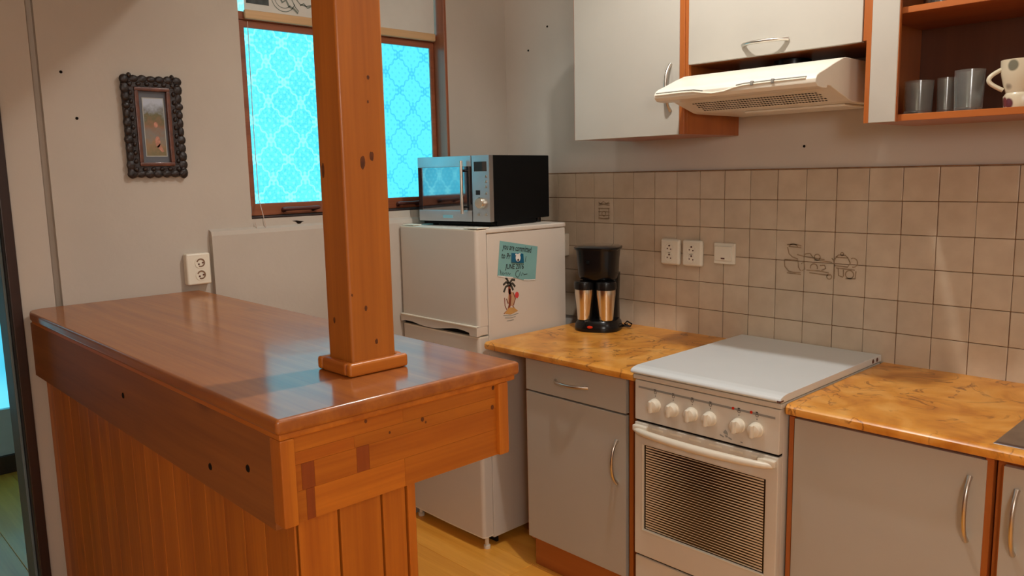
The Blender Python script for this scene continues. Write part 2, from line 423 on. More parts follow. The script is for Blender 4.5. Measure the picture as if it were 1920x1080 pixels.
# back wall with the tiles
bm = BM(); box(bm, XW-.7, XR+.1, 0, .12, -.006, ZC)
wall_back = struct('wall_back', bm, 'plaster', smooth=False)
TT = 1.405
gr = obj('grout_bed', B(XW, 1.99, -.003, .0, TT-.6, TT+.002), 'grout', wall_back)
tme = bpy.data.meshes.new('tile'); b_ = B(-.0490, .0490, -.0065, 0, -.0490, .0490, .0016, 2); b_.to_mesh(tme); b_.free()
tme.materials.append(MT['tile']); 
tme2 = bpy.data.meshes.new('tile_cut'); b_ = B(-.0045, .0048, -.0065, 0, -.0488, .0488, .001, 1); b_.to_mesh(tme2); b_.free(); tme2.materials.append(MT['tile'])
for k in range(-7, 20):
    for j in range(6):
        o = bpy.data.objects.new('tile', tme); COL.objects.link(o); o.parent = wall_back
        x0 = k*.1+.05
        if x0-.05 < XW: continue
        o.location = (x0+random.uniform(-.0006, .0006), -.0005, TT-.05-j*.1)
        o.rotation_euler = (random.uniform(-.004, .004), 0, random.uniform(-.005, .005))
for o in [o for o in bpy.data.objects if o.name.startswith('tile') and o.parent is wall_back and o.location.length == 0]: bpy.data.objects.remove(o)
obj('tile_edge_strip', B(-.7125, 1.99, -.0075, 0, TT-.0005, TT+.0035, .001, 1), 'grout', wall_back)

# printed kitchen motif across the tiles
fn = lambda a, b_: Vector((a, -.0086, b_))
bm = BM(); w = .0035
def st(pts, ww=w): ribbon(bm, pts, ww, fn)
st([(.640, 1.158), (.668, 1.160), (.690, 1.156)]); st(arc((.662, 1.143), .018, 150, 30)); st([(.642, 1.150), (.648, 1.128), (.660, 1.118), (.680, 1.112)])
st([(.648, 1.152), (.690, 1.150)]); st([(.676, 1.127), (.70, 1.122), (.735, 1.119), (.77, 1.116)]); st([(.70, 1.122), (.705, 1.131), (.72, 1.133), (.73, 1.122)])
st(arc((.745, 1.122), .010, 0, 360)); st([(.735, 1.113), (.77, 1.111), (.795, 1.109)], .003)
st([(.632, 1.106), (.634, 1.085), (.648, 1.070), (.668, 1.067), (.690, 1.068)]); st([(.632, 1.108), (.68, 1.108)]); st([(.680, 1.108), (.682, 1.086), (.690, 1.074)])
st([(.642, 1.064), (.692, 1.062)]); st([(.692, 1.097), (.700, 1.105), (.705, 1.08), (.694, 1.075)])
st([(.71, 1.078), (.755, 1.078), (.785, 1.074)]); st(arc((.735, 1.088), .012, 200, -20)); st([(.755, 1.096), (.77, 1.098), (.775, 1.088), (.76, 1.08)]); st([(.72, 1.070), (.79, 1.066)])
st(arc((.787, 1.062), .008, 0, 360)); st([(.803, 1.056), (.803, 1.103)], .003)
st(arc((.826, 1.137), .005, 0, 360)); st([(.806, 1.126), (.815, 1.134), (.837, 1.134), (.846, 1.126), (.806, 1.126)])
st([(.806, 1.124), (.800, 1.112), (.803, 1.099), (.845, 1.097), (.853, 1.110), (.846, 1.124)]); st(arc((.862, 1.112), .014, 120, -100)); st([(.800, 1.115), (.793, 1.122)])
st([(.808, 1.092), (.868, 1.089)]); st([(.815, 1.090), (.817, 1.068), (.832, 1.064)]); st([(.832, 1.088), (.833, 1.066)]); st(arc((.852, 1.074), .013, 100, -260)); st([(.840, 1.06), (.870, 1.062), (.872, 1.086)])
obj('tile_picture', bm, 'tile_print', wall_back, smooth=False, label='brown line drawing of pots and a teapot printed on the tiles')
bm = BM()
for z_ in (1.284, 1.277, 1.264, 1.250, 1.236, 1.226): ribbon(bm, [(-.182+random.uniform(0, .01), z_), (-.15, z_+random.uniform(-.003, .003)), (-.118, z_)], .003, fn)
ribbon(bm, [(-.176, 1.290), (-.165, 1.282), (-.15, 1.292), (-.135, 1.284), (-.12, 1.290)], .003, fn)
ribbon(bm, [(-.172, 1.266), (-.174, 1.222), (-.124, 1.222), (-.122, 1.266)], .003, fn); ribbon(bm, arc((-.148, 1.243), .010, 0, 360), .003, fn)
obj('tile_picture', bm, 'tile_print', wall_back, smooth=False, label='small brown line drawing on one tile beside the refrigerator')
for (x_, z_) in ((.685, 1.478), (-.456, 2.013), (-.57, 1.93)):
    obj('wall_plug_hole', lathe(BM(), [(0, 0), (.0045, .0002), (.004, .002), (0, .0025)], (x_, 0, z_), 10, 'y'), 'dark', wall_back)

# wall with the window (recessed opening), groove and doorway
WY0, WY1, WZ0, WZ1 = -1.229, -.333, 1.272, 2.42
bm = BM()
XB = -.83
box(bm, XB, XW, WY1, 0, -.006, ZC); box(bm, XB, XW, WY0, WY1, -.006, WZ0); box(bm, XB, XW, WY0, WY1, WZ1, ZC); box(bm, XB, XW, -1.842, WY0, -.006, ZC)
box(bm, XB, XW-.022, -1.862, -1.842, -.006, ZC); box(bm, XB, XW, -1.965, -1.862, -.006, ZC)
box(bm, XB, XW, -2.86, -1.965, 2.045, ZC); box(bm, XB, XW, YF, -2.86, -.006, ZC)
wall_left = struct('wall_left', bm, 'plaster_left_dimmed', smooth=False)
for (y_, z_) in ((-1.786, 1.732), (-1.755, 1.60)):
    obj('wall_plug_hole', lathe(BM(), [(0, 0), (.0045, .0002), (.004, .002), (0, .0025)], (XW, y_, z_), 10, 'x'), 'dark', wall_left)
bm = BM(); prism(bm, [(-1.075, 1.258), (-1.062, 1.254), (-1.055, 1.246), (-1.045, 1.246), (-1.038, 1.252), (-1.030, 1.254), (-1.045, 1.256), (-1.058, 1.2585)], 0, XW, XW+.0015)
obj('plaster_chip', bm, 'dark', wall_left)
# shallow plaster panel under the window
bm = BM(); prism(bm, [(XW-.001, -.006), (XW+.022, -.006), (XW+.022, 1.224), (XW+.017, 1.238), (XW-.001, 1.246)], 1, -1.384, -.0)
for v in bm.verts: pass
panel = struct('trim_1', bm, 'plaster_left_dimmed', smooth=False)
# remaining shell
struct('wall_right', B(XR, XR+.1, YF, 0, -.006, ZC), 'plaster', smooth=False)
struct('wall_front', B(-2.7, XR+.1, YF-.1, YF, -.006, ZC), 'plaster', smooth=False)
struct('wall_hall', B(-2.7, -2.58, YF, 0, -.006, ZC), 'plaster', smooth=False)
struct('wall_hall_end', B(-2.58, XB, 0, .1, -.006, ZC), 'plaster', smooth=False)
struct('ceiling', B(-2.7, XR+.1, YF-.1, .12, ZC, ZC+.08), 'ceil', smooth=False)
struct('ceiling_loft', B(XW, XR, YF, -1.47, 2.05, 2.25), 'ceil', smooth=False)

# window
win = bpy.data.objects.new('window_1', None); COL.objects.link(win); win.location = (-.78, -.78, WZ0); BASE[win.name] = (-.78, -.78, WZ0); win['kind'] = 'structure'
XG = -.782
bm = BM()
box(bm, -.86, XW+.001, -.345, -.331, WZ0, WZ1, .002, 1)     # right lining
obj('jamb_lining', bm, 'window_wood_z', win)
bm = BM(); box(bm, -.83, XG+.012, WY0, -1.213, WZ0, WZ1, .002, 1); obj('jamb_lining', bm, 'window_wood_z', win)
obj('centre_post', B(-.83, XG+.006, -.792, -.770, WZ0, WZ1, .003), 'window_wood_z', win)
obj('sill_board', B(-.83, XW-.004, WY0, -.345, WZ0, WZ0+.006, .001, 1), 'dark_frame', win)
obj('transom', B(-.83, XG+.004, -1.213, -.345, 1.957, 1.985, .003), 'window_wood', win)
def sash(y0, y1, g0, g1, pm, lab):
    s = obj('sash', BM_sash(y0, y1, g0, g1), 'window_wood', win)
    obj('glass_pane', B(XG-.012, XG-.007, g0-.006, g1+.006, 1.317, 1.938), pm, s, label=lab)
    return s
def BM_sash(y0, y1, g0, g1):
    bm = BM()
    box(bm, -.805, XG, y0, y1, 1.279, 1.323, .004); box(bm, -.805, XG, y0, y1, 1.932, 1.957, .004)
    box(bm, -.805, XG, y0, g0, 1.315, 1.94, .004); box(bm, -.805, XG, g1, y1, 1.315, 1.94, .004)
    return bm
s1 = sash(-1.212, -.793, -1.177, -.835, 'pane_l', 'bright cyan pane of ornamental pressed glass')
s2 = sash(-.769, -.346, -.730, -.368, 'pane_r', 'cyan pane of ornamental pressed glass with darker lattice')
for s, ya, yb in ((s1, -1.085, -.935), (s2, -.575, -.452)):
    bm = BM()
    tube(bm, [(XG+.022, ya, 1.300), (XG+.024, ya+.01, 1.300), (XG+.026, (ya+yb)/2, 1.300), (XG+.024, yb-.01, 1.300), (XG+.022, yb, 1.300)], [.005, .008, .006, .008, .005], 10)
    for yy in (ya+.014, yb-.014): tube(bm, [(XG-.004, yy, 1.296), (XG+.022, yy, 1.299)], [.011, .006], 10)
    obj('pull_handle', bm, 'brown_plastic', s)
bm = BM(); box(bm, XG-.002, XG+.006, -1.211, -1.196, 1.288, 1.315, .002); obj('corner_hinge', bm, 'hinge', s1)
for (y0, y1, pm) in ((-1.213, -.792, 'pane_top'), (-.770, -.345, 'pane_top')):
    obj('upper_pane', B(XG-.014, XG-.009, y0, y1, 1.985, WZ1), pm, win)
# blinds
def blind(y0, y1, label, picture):
    t = thing('roller_blind', label, 'blind', (-.768, (y0+y1)/2, 1.985), 'window blinds')
    obj('fabric', B(-.770, -.7675, y0, y1, 1.985, WZ1-.01), 'blind', t)
    obj('bottom_rail', B(-.776, -.762, y0-.003, y1+.003, 1.959, 1.990, .005, 3), 'blind_rail', t)
    obj('roller', tube(BM(), [(-.765, y0, WZ1-.025), (-.765, y1, WZ1-.025)], .018, 14), 'white_plastic', t)
    if picture:
        g = lambda a, b_: Vector((-.7668, a, b_))
        bm = BM(); q = [bm.verts.new(g(*p)) for p in ((-1.172, 2.012), (-1.087, 2.012), (-1.087, 2.10), (-1.172, 2.10))]; bm.faces.new(q)
        obj('printed_square', bm, plain('print_slate', (.075, .085, .085), .9, noise=(60, .25)), t, smooth=False)
        bm = BM()
        ribbon(bm, arc((-1.03, 2.045), .046, 150, 340, 16), .003, g); ribbon(bm, arc((-1.03, 2.045), .034, 170, 320, 14), .0025, g)
        ribbon(bm, [(-1.045, 2.05), (-1.035, 2.03), (-1.02, 2.04), (-1.01, 2.02), (-.99, 2.012), (-.975, 1.999)], .008, g)
        ribbon(bm, [(-1.04, 2.07), (-1.0, 2.05), (-.985, 2.02), (-.972, 2.006)], .004, g)
        ribbon(bm, [(-.99, 2.06), (-.965, 2.032), (-.94, 2.028), (-.915, 2.034)], .004, g); ribbon(bm, [(-.965, 2.028), (-.95, 2.036), (-.935, 2.022), (-.92, 2.03)], .005, g)
        ribbon(bm, [(-.91, 2.05), (-.902, 2.02), (-.898, 2.0)], .003, g)
        obj('printed_drawing', bm, plain('print_line', (.20, .23, .20), .9), t, smooth=False)
    return t
blind(-1.178, -.80, 'white roller blind printed with a slate square and line drawing, left window sash', True)
blind(-.765, -.352, 'plain white roller blind over the right window sash above the microwave', False)
pts = []
for i in range(25):
    a = i/24
    pts.append((XW+.012+.01*math.sin(a*3), -1.19+.024*math.sin(a*math.pi)*(1 if True else 0) + .02*a, 1.345-.13*math.sin(a*math.pi)**.8 + (-.0 if a < .5 else -.025*(a-.5))))
single('blind_cord', tube(BM(), [(-.765, -1.172, 1.95), (-.764, -1.176, 1.6), (-.755, -1.178, 1.34), (-.712+.004, -1.19, 1.29), (-.704, -1.184, 1.252), (-.702, -1.186, 1.232), (-.702, -1.196, 1.224), (-.702, -1.210, 1.229), (-.702, -1.219, 1.243), (-.704, -1.222, 1.262)], .0013, 6), 'cord',
       'thin pull cord hanging in a loop below the window sash', 'cord', (-.704, -1.2, 1.224))

# doorway at the left with a dark frame, a hall door beyond
dr = bpy.data.objects.new('door_1', None); COL.objects.link(dr); dr.location = (XW, -1.98, 0); BASE[dr.name] = (XW, -1.98, 0); dr['kind'] = 'structure'
obj('door_frame', B(-.83, XW+.012, -1.979, -1.951, 0, 2.045, .004), 'dark_frame', dr)
obj('door_frame', B(-.83, -.735, -1.9875, -1.9795, 0, 2.045, .002), 'glass_gray', dr)
obj('door_frame', B(-.83, XW+.012, -2.86, -2.82, 0, 2.045, .004), 'dark_frame', dr)
obj('door_head', B(-.83, XW+.012, -2.82, -1.988, 2.005, 2.045, .004), 'dark_frame', dr)
d2 = bpy.data.objects.new('door_2', None); COL.objects.link(d2); d2.location = (-2.58, -1.9, 0); BASE[d2.name] = (-2.58, -1.9, 0); d2['kind'] = 'structure'
bm = BM()
for (y0, y1, z0, z1) in ((-2.52, -2.42, .09, 2.1), (-1.50, -1.40, .09, 2.1), (-2.42, -1.50, .09, .32), (-2.42, -1.50, .95, 1.05), (-2.42, -1.50, 2.0, 2.1)):
    box(bm, -2.585, -2.535, y0, y1, z0, z1, .004)
obj('door_leaf', bm, 'blue_frame', d2)
obj('threshold', B(-2.585, -2.52, -2.52, -1.40, 0, .09, .004), 'dark_frame', d2)
obj('glass_pane', B(-2.572, -2.562, -2.42, -1.50, .32, .95), 'hall_pane', d2)
obj('glass_pane', B(-2.572, -2.562, -2.42, -1.50, 1.05, 2.0), 'hall_pane', d2)

# ================================================================== BAR COUNTER
t = thing('bar_counter', 'varnished pine bar counter with plank sides standing under the post', 'counter', (.1, -1.68, 0))
ZT = 1.047
outl = [(XW, -1.43), (.83, -1.43), (.83, -1.945), (-.655, -1.945), (-.69, -1.937), (-.71, -1.912), (XW, -1.89)]
bm = prism(BM(), outl, 2, 1.021, ZT, .007, 3)
obj('worktop_slab', bm, 'pine_top', t)
obj('edge_moulding', prism(BM(), [(-.70, -1.437), (.822, -1.437), (.822, -1.938), (-.67, -1.938), (-.70, -1.92)], 2, 1.010, 1.0215, .003, 2), 'pine_x', t)
ap = obj('end_apron', B(.790, .809, -1.915, -1.478, .866, 1.0105, .002), 'pine_y', t, label='wide laminated pine board across the end')
random.seed(11)
DK = {(2, 0), (2, 2), (3, 0)}
for ri, (z0, z1, cuts) in enumerate(((.983, 1.0100, (-1.914, -1.70, -1.479)), (.962, .983, (-1.914, -1.800, -1.479)), (.918, .962, (-1.914, -1.899, -1.876, -1.797, -1.772, -1.479)), (.866, .918, (-1.914, -1.893, -1.878, -1.70, -1.479)))):
    for ci, (ya, yb) in enumerate(zip(cuts, cuts[1:])):
        dkb = (ri, ci) in {(2, 1), (2, 3), (3, 1)}
        obj('stave', B(.8088, .8122, ya+.0002, yb-.0002, z0+.0002, z1-.0002), 'pine_block' if dkb else 'pine_stave', ap)
MT['pine_knot'] = plain('pine_knot', (.12, .032, .007), .5, noise=(80, .45))
for (ya, za, ra) in ((-1.776, 1.003, .0028), (-1.658, .979, .0035), (-1.651, .972, .002), (-1.729, .972, .002), (-1.490, .964, .004), (-1.487, 1.002, .0035)):
    obj('knot', prism(BM(), [(ya+ra*math.cos(k*math.pi/5), za+1.25*ra*math.sin(k*math.pi/5)) for k in range(10)], 0, .8115, .8126), 'pine_knot', ap)
obj('corner_trim', B(.786, .822, -1.938, -1.912, .866, 1.0105, .004), 'pine_z', t)
obj('corner_trim', B(.786, .822, -1.481, -1.455, .866, 1.0105, .004), 'pine_z', t)
obj('front_apron', B(-.70, .787, -1.936, -1.912, .853, 1.0105, .002), wood('pine_dark', (.20, .060, .012), (.32, .105, .020), 0, .55, 0, .5), t, label='dark knotty pine board along the long side')
obj('kitchen_apron', B(-.70, .787, -1.480, -1.458, .866, 1.0105, .002), 'pine_x', t)
for (x_, z_) in ((.699, .935), (.542, .897), (.086, .942)):
    obj('screw_head', lathe(BM(), [(.0, .0016), (.006, .0012), (.007, 0)], (x_, -1.936, z_), 10, 'y'), 'dark', t)
obj('frame_core', B(-.705, .775, -1.888, -1.70, .0, 1.0105), 'pine_block', t)
# end planks
ys = [-1.905, -1.828, -1.742, -1.690]
for a, b_ in zip(ys, ys[1:]): obj('plank', B(.774, .798, a+.002, b_-.002, .0, .8665, .002, 2), 'pine_z', t)
obj('corner_trim', B(.772, .800, -1.688, -1.670, 0, .8665, .003), 'pine_z', t)
obj('corner_trim', B(.776, .800, -1.912, -1.907, 0, .8665, .002), 'pine_z', t)
x = .772
while x > -.68:
    x0 = max(x-.083, -.703)
    obj('plank', B(x0+.0007, x-.0007, -1.910, -1.887, 0, .8535, .0015, 2), 'pine_z', t); x -= .083
# post
t = thing('wooden_post', 'square knotty pine post rising from the bar counter', 'post', (.64, -1.666, ZT))
obj('shaft', B(.597, .680, -1.714, -1.617, ZT+.0005, 2.0495, .006, 3), 'pine_post', t)
def mould(x0, x1, y0, y1):
    return B(x0, x1, y0, y1, ZT+.0005, ZT+.026, .006, 3)
obj('base_moulding', mould(.680, .697, -1.731, -1.600), 'pine_y', t); obj('base_moulding', mould(.580, .597, -1.731, -1.600), 'pine_y', t)
obj('base_moulding', mould(.597, .680, -1.731, -1.714), 'pine_x', t); obj('base_moulding', mould(.597, .680, -1.617, -1.600), 'pine_x', t)
def knot(cx, cz, rx, rz, face):
    rows = []
    for k in range(12):
        a = 2*math.pi*k/12; q = 1+random.uniform(-.15, .15)
        rows.append((cx+rx*q*math.cos(a), cz+rz*q*math.sin(a)))
    bm = BM()
    if face == 'x': prism(bm, rows, 0, .6795, .6803)
    else: prism(bm, rows, 1, -1.7143, -1.7135)
    return bm
for (cy, cz, ry, rz) in ((-1.672, 1.436, .0055, .012), (-1.652, 1.447, .0045, .009), (-1.652, 1.588, .003, .004), (-1.680, 1.169, .003, .005), (-1.708, 1.197, .0015, .003), (-1.660, 1.103, .0035, .005), (-1.655, 1.545, .002, .003)):
    obj('knot', knot(cy, cz, ry, rz, 'x'), 'pine_knot', t)
for (cx, cz, ry, rz) in ((.612, 1.423, .005, .014), (.624, 1.145, .0035, .006)): obj('knot', knot(cx, cz, ry, rz, 'y'), 'pine_knot', t)

# ================================================================== HANDLES
def bow(p0, p1, out, bulge=.028, wdt=.0052, flat=.62):
    p0, p1, out = Vector(p0), Vector(p1), Vector(out); pts = []
    for i in range(15):
        s = i/14; h = (1-(2*s-1)**4)*.55+(math.sin(s*math.pi))*.45
        pts.append(p0.lerp(p1, s)+out*(.001+bulge*h))
    return tube(BM(), pts, [wdt*(1.25 if i in (0, 14) else 1) for i in range(15)], 10)
OUT = (0, -1, 0)

# ================================================================== BASE UNITS
def base_unit(name, label, x0, x1, yf, doors, hand, drawer):
    """carcass with a laminate edge, plinth, door and handle; yf is the front of the door"""
    t = thing(name, label, 'cabinet', ((x0+x1)/2, -.3, 0), 'kitchen base cabinets')
    bm = BM(); box(bm, x0, x0+.017, yf+.018, -.01, .105, .779, .001, 1); box(bm, x1-.017, x1, yf+.002, -.01, .105, .779, .001, 1)
    box(bm, x0+.017, x1-.017, yf+.02, -.01, .105, .122); box(bm, x0+.017, x1-.017, yf+.02, -.10 if name != 'sink_cabinet' else yf+.028, .762, .779); box(bm, x0+.017, x1-.017, -.018, -.01, .122, .762)
    obj('carcass', bm, 'cherry', t)
    obj('plinth', B(x0, x1, yf+.035, yf+.053, .0, .107, .001, 1), 'cherry_x', t)
    return t
YD = -.592
t = base_unit('drawer_cabinet', 'cream base cabinet with a top drawer, left of the stove', -.016, .455, YD, 1, 1, True)
def front(t, name, x0, x1, z0, z1, h0, h1, yf=YD):
    dd = obj(name, B(x0, x1, yf, yf+.0175, z0, z1, .0015, 2), 'cream', t)
    obj('edge_band', B(x0-.0012, x0+.0002, yf+.001, yf+.017, z0, z1), 'cherry', dd)
    obj('handle', bow(h0, h1, OUT), 'chrome', dd, label='bowed satin metal handle')
    return dd
front(t, 'drawer', -.0145, .426, .664, .774, (.128, YD, .719), (.272, YD, .719))
front(t, 'door', -.0145, .426, .122, .658, (.392, YD, .430), (.392, YD, .572))
t = base_unit('base_cabinet', 'cream base cabinet with vertical handle between stove and sink', .966, 1.437, YD, 1, 1, False)
front(t, 'door', .978, 1.424, .122, .769, (1.392, YD, .574), (1.392, YD, .724))
obj('edge_strip', B(.964, .978, YD+.001, YD+.0175, .122, .772), 'cherry', t)
t = base_unit('sink_cabinet', 'cream sink cabinet at the right edge of the photo', 1.440, 1.96, YD, 1, 1, False)
front(t, 'door', 1.456, 1.948, .122, .765, (1.484, YD, .572), (1.484, YD, .718))

# worktops
def nose(x0, x1, hole=None):
    """worktop with a rounded front edge along x"""
    prof = [(-.002, .780), (-.608, .780), (-.617, .784), (-.6205, .793), (-.6195, .802), (-.613, .8085), (-.602, .810), (-.002, .810)]
    bm = BM()
    if not hole: prism(bm, prof, 0, x0, x1); return bm
    hx0, hx1, hy0, hy1 = hole
    prism(bm, prof, 0, x0, hx0); prism(bm, prof, 0, hx1, x1)
    pf = [(hy0, .780)]+prof[1:-1]+[(hy0, .810)]
    prism(bm, pf, 0, hx0, hx1)
    box(bm, hx0, hx1, hy1, -.002, .780, .810)
    return bm
single('worktop', nose(-.198, .474), 'worktop', 'orange marbled worktop holding the coffee maker', 'worktop', (.14, -.3, .78), 'kitchen worktops')
single('worktop', nose(.967, 1.98, (1.47, 1.93, -.55, -.15)), 'worktop', 'orange marbled worktop to the right of the stove with the sink', 'worktop', (1.45, -.3, .78), 'kitchen worktops')
# sink
t = thing('sink', 'stainless steel sink set into the right worktop', 'sink', (1.69, -.35, .81))
bm = BM()
o_ = [(1.432, -.592), (1.955, -.592), (1.955, -.12), (1.432, -.12)]; i_ = [(1.50, -.54), (1.90, -.54), (1.90, -.17), (1.50, -.17)]
za, zb = .8102, .8145
vo = [bm.verts.new((p[0], p[1], za)) for p in o_]; vo2 = [bm.verts.new((p[0]+.006*(1 if p[0] < 1.7 else -1), p[1]+.006*(1 if p[1] < -.4 else -1), zb)) for p in o_]
vi = [bm.verts.new((p[0], p[1], zb)) for p in i_]; vb = [bm.verts.new((p[0]+.025*(1 if p[0] < 1.7 else -1), p[1]+.025*(1 if p[1] < -.4 else -1), .690)) for p in i_]
for k in range(4):
    q = (k+1) % 4
    bm.faces.new((vo[k], vo[q], vo2[q], vo2[k])); bm.faces.new((vo2[k], vo2[q], vi[q], vi[k])); bm.faces.new((vi[k], vi[q], vb[q], vb[k]))
bm.faces.new(vb); bmesh.ops.recalc_face_normals(bm, faces=bm.faces)
obj('basin', bm, 'sink_steel', t)
bm = BM(); tube(bm, [(1.7, -.09, .81), (1.7, -.09, .98), (1.7, -.11, 1.02), (1.7, -.16, 1.04), (1.7, -.24, 1.035), (1.7, -.26, 1.01)], .011, 12)
lathe(bm, [(.024, .8102), (.024, .83), (.013, .84)], (1.7, -.09, 0), 16)
obj('tap', bm, 'chrome', t); obj('drain', lathe(BM(), [(.0, .6925), (.03, .6925), (.035, .6915), (.035, .6902)], (1.70, -.355, 0), 18), 'chrome', t)

# ================================================================== STOVE
t = thing('gas_stove', 'white enamel stove with closed lid between the worktops', 'stove', (.72, -.32, 0))
SX0, SX1, SY = .491, .957, -.628
bm = BM(); box(bm, SX0+.002, SX1-.001, SY+.022, -.02, .04, .795, .003, 2)
obj('body', bm, 'stove_white', t)
obj('top_rim', B(SX0-.008, SX1+.004, SY-.002, -.015, .796, .811, .004, 2), 'stove_white', t)
# lid : thin tray with a soft rolled front edge
prof = [(-.012, .8135), (SY-.004, .8135), (SY-.011, .816), (SY-.013, .821), (SY-.009, .8275), (SY+.004, .832), (SY+.025, .8345), (-.012, .8345)]
bm = prism(BM(), prof, 0, SX0-.010, SX1+.006, .0025, 2)
lid = obj('lid', bm, 'white_enamel', t)
for yy in (-.045, -.075): obj('lid_rivet', lathe(BM(), [(.0, .0012), (.006, .001), (.007, 0)], (SX1+.006, yy, .824), 10, 'x'), 'brown_plastic', lid)
obj('chipped_corner', B(SX1-.004, SX1+.0068, SY-.0135, SY+.004, .8165, .8215, .001, 1), 'brown_plastic', lid)
for (x_, y_) in ((SX0+.04, SY+.06), (SX1-.04, SY+.06), (SX0+.04, -.06), (SX1-.04, -.06)): obj('foot', lathe(BM(), [(.02, 0), (.02, .01), (.014, .041)], (x_, y_, 0), 14), 'black', t)
pan = obj('control_panel', B(SX0, SX1, SY-.002, SY+.022, .673, .7945, .003, 2), 'stove_white', t)
obj('panel_gap', B(SX0+.003, SX1-.003, SY+.004, SY+.022, .667, .6735), 'dark', t)
g = lambda a, b_: Vector((a, SY-.0027, b_))
bm = BM(); ribbon(bm, [(.505, .7745), (.60, .7735), (.72, .7725), (.85, .7715), (.945, .7705)], .006, g)
obj('printed_stripe', bm, 'grey_print', pan, smooth=False)
KX = [.566, .629, .693, .752, .840, .893]
for i, kx in enumerate(KX):
    k = obj('knob', lathe(BM(), [(.0205, 0), (.0205, .004), (.018, .006), (.0185, .016), (.0165, .021), (.008, .0235), (0, .024)], (kx, SY-.002, .729), 24, 'y'), 'white_plastic', pan)
    obj('knob_grip', B(kx-.005, kx+.005, SY-.034, SY-.018, .7115, .7465, .0035, 2), 'white_plastic', k)
    bm = BM(); ribbon(bm, [(kx, .755), (kx, .759)], .002, g); ribbon(bm, arc((kx, .7675), .004, 0, 360, 10), .0014, g); ribbon(bm, [(kx-.004, .7755), (kx+.003, .7755)], .003, g)
    obj('knob_symbol', bm, 'dark_print', pan, smooth=False)
for lx in (.822, .876): obj('pilot_light', lathe(BM(), [(.0042, 0), (.0042, .001), (0, .0025)], (lx, SY-.002, .7725), 10, 'y'), 'red', pan)
# maker's mark: a flame-like drop over a short word bar
bm = BM()
prism(bm, [(.793, .699), (.800, .708), (.806, .702), (.808, .694), (.798, .696)], 1, SY-.0030, SY-.0024); prism(bm, [(.799, .693), (.807, .692), (.807, .687), (.801, .687)], 1, SY-.0030, SY-.0024)
ribbon(bm, [(.783, .690), (.795, .686)], .004, g); ribbon(bm, [(.809, .688), (.820, .684)], .004, g); ribbon(bm, [(.846, .684), (.853, .683)], .003, g)
obj('maker_mark', bm, 'grey_print', pan, smooth=False)
# oven door with window, louvre lines and bar handle
dz0, dz1 = .247, .666
od = obj('oven_door', (lambda bm: (box(bm, SX0, SX1, SY-.004, SY+.022, .598, dz1, .004), box(bm, SX0, SX1, SY-.004, SY+.022, dz0, .329, .004), box(bm, SX0, .5215, SY-.004, SY+.022, .322, .604, .004), box(bm, .9215, SX1, SY-.004, SY+.022, .322, .604, .004), bm)[-1])(BM()), 'stove_white', t)
obj('oven_window', B(.518, .925, SY+.004, SY+.010, .325, .602), 'oven_glass', od)
obj('window_bead', (lambda bm: (box(bm, .519, .9245, SY-.0055, SY+.004, .3275, .3315, .0015), box(bm, .519, .5230, SY-.0055, SY+.004, .3275, .600, .0015), bm)[-1])(BM()), 'white_plastic', od)
nl = 33
bm_ = None
for i in range(nl):
    z_ = .336+i*(.592-.336)/(nl-1)
    # line printed on the glass: a fine white bar thinning out toward the middle
    pts = []
    bm = BM(); m_ = 14
    e0, e1 = .528, .9145
    for k in range(m_):
        s0, s1 = k/m_, (k+1)/m_
        for s in (s0,): pass
        wv = lambda s: .00085+.0016*abs(2*s-1)**1.6
        xa, xb = e0+(e1-e0)*s0, e0+(e1-e0)*s1
        q = [bm.verts.new((xa, SY+.0035, z_-wv(s0))), bm.verts.new((xb, SY+.0035, z_-wv(s1))), bm.verts.new((xb, SY+.0035, z_+wv(s1))), bm.verts.new((xa, SY+.0035, z_+wv(s0)))]
        bm.faces.new(q)
    bmesh.ops.remove_doubles(bm, verts=bm.verts, dist=1e-5)
    obj('louvre_line', bm, 'louvre' if 'louvre' in MT else MT.setdefault('louvre', plain('louvre_print', (.70, .58, .43), .4)), od, smooth=False)
hp = []
for i in range(21):
    s = i/20; hp.append((SX0+.010+(SX1-SX0-.020)*s, SY-.012-.030*math.sin(math.pi*s)**.6, .644))
obj('door_handle', tube(BM(), hp, [.0075+.0045*math.sin(math.pi*i/20)**.5 for i in range(21)], 12), 'white_plastic', od)
for xx in (SX0+.028, SX1-.028): obj('handle_bracket', B(xx-.026, xx+.026, SY-.020, SY-.002, .640, .660, .005, 2), 'white_plastic', od)
for i in range(6): obj('vent_slot', B(.555+i*.065, .595+i*.065, SY-.0046, SY-.0036, .6525, .6575), 'white_plastic', od)
obj('storage_drawer', B(SX0, SX1, SY, SY+.022, .05, .240, .004, 2), 'stove_white', t)
obj('drawer_gap', B(SX0+.003, SX1-.003, SY+.006, SY+.022, .2395, .2475), 'dark', t)

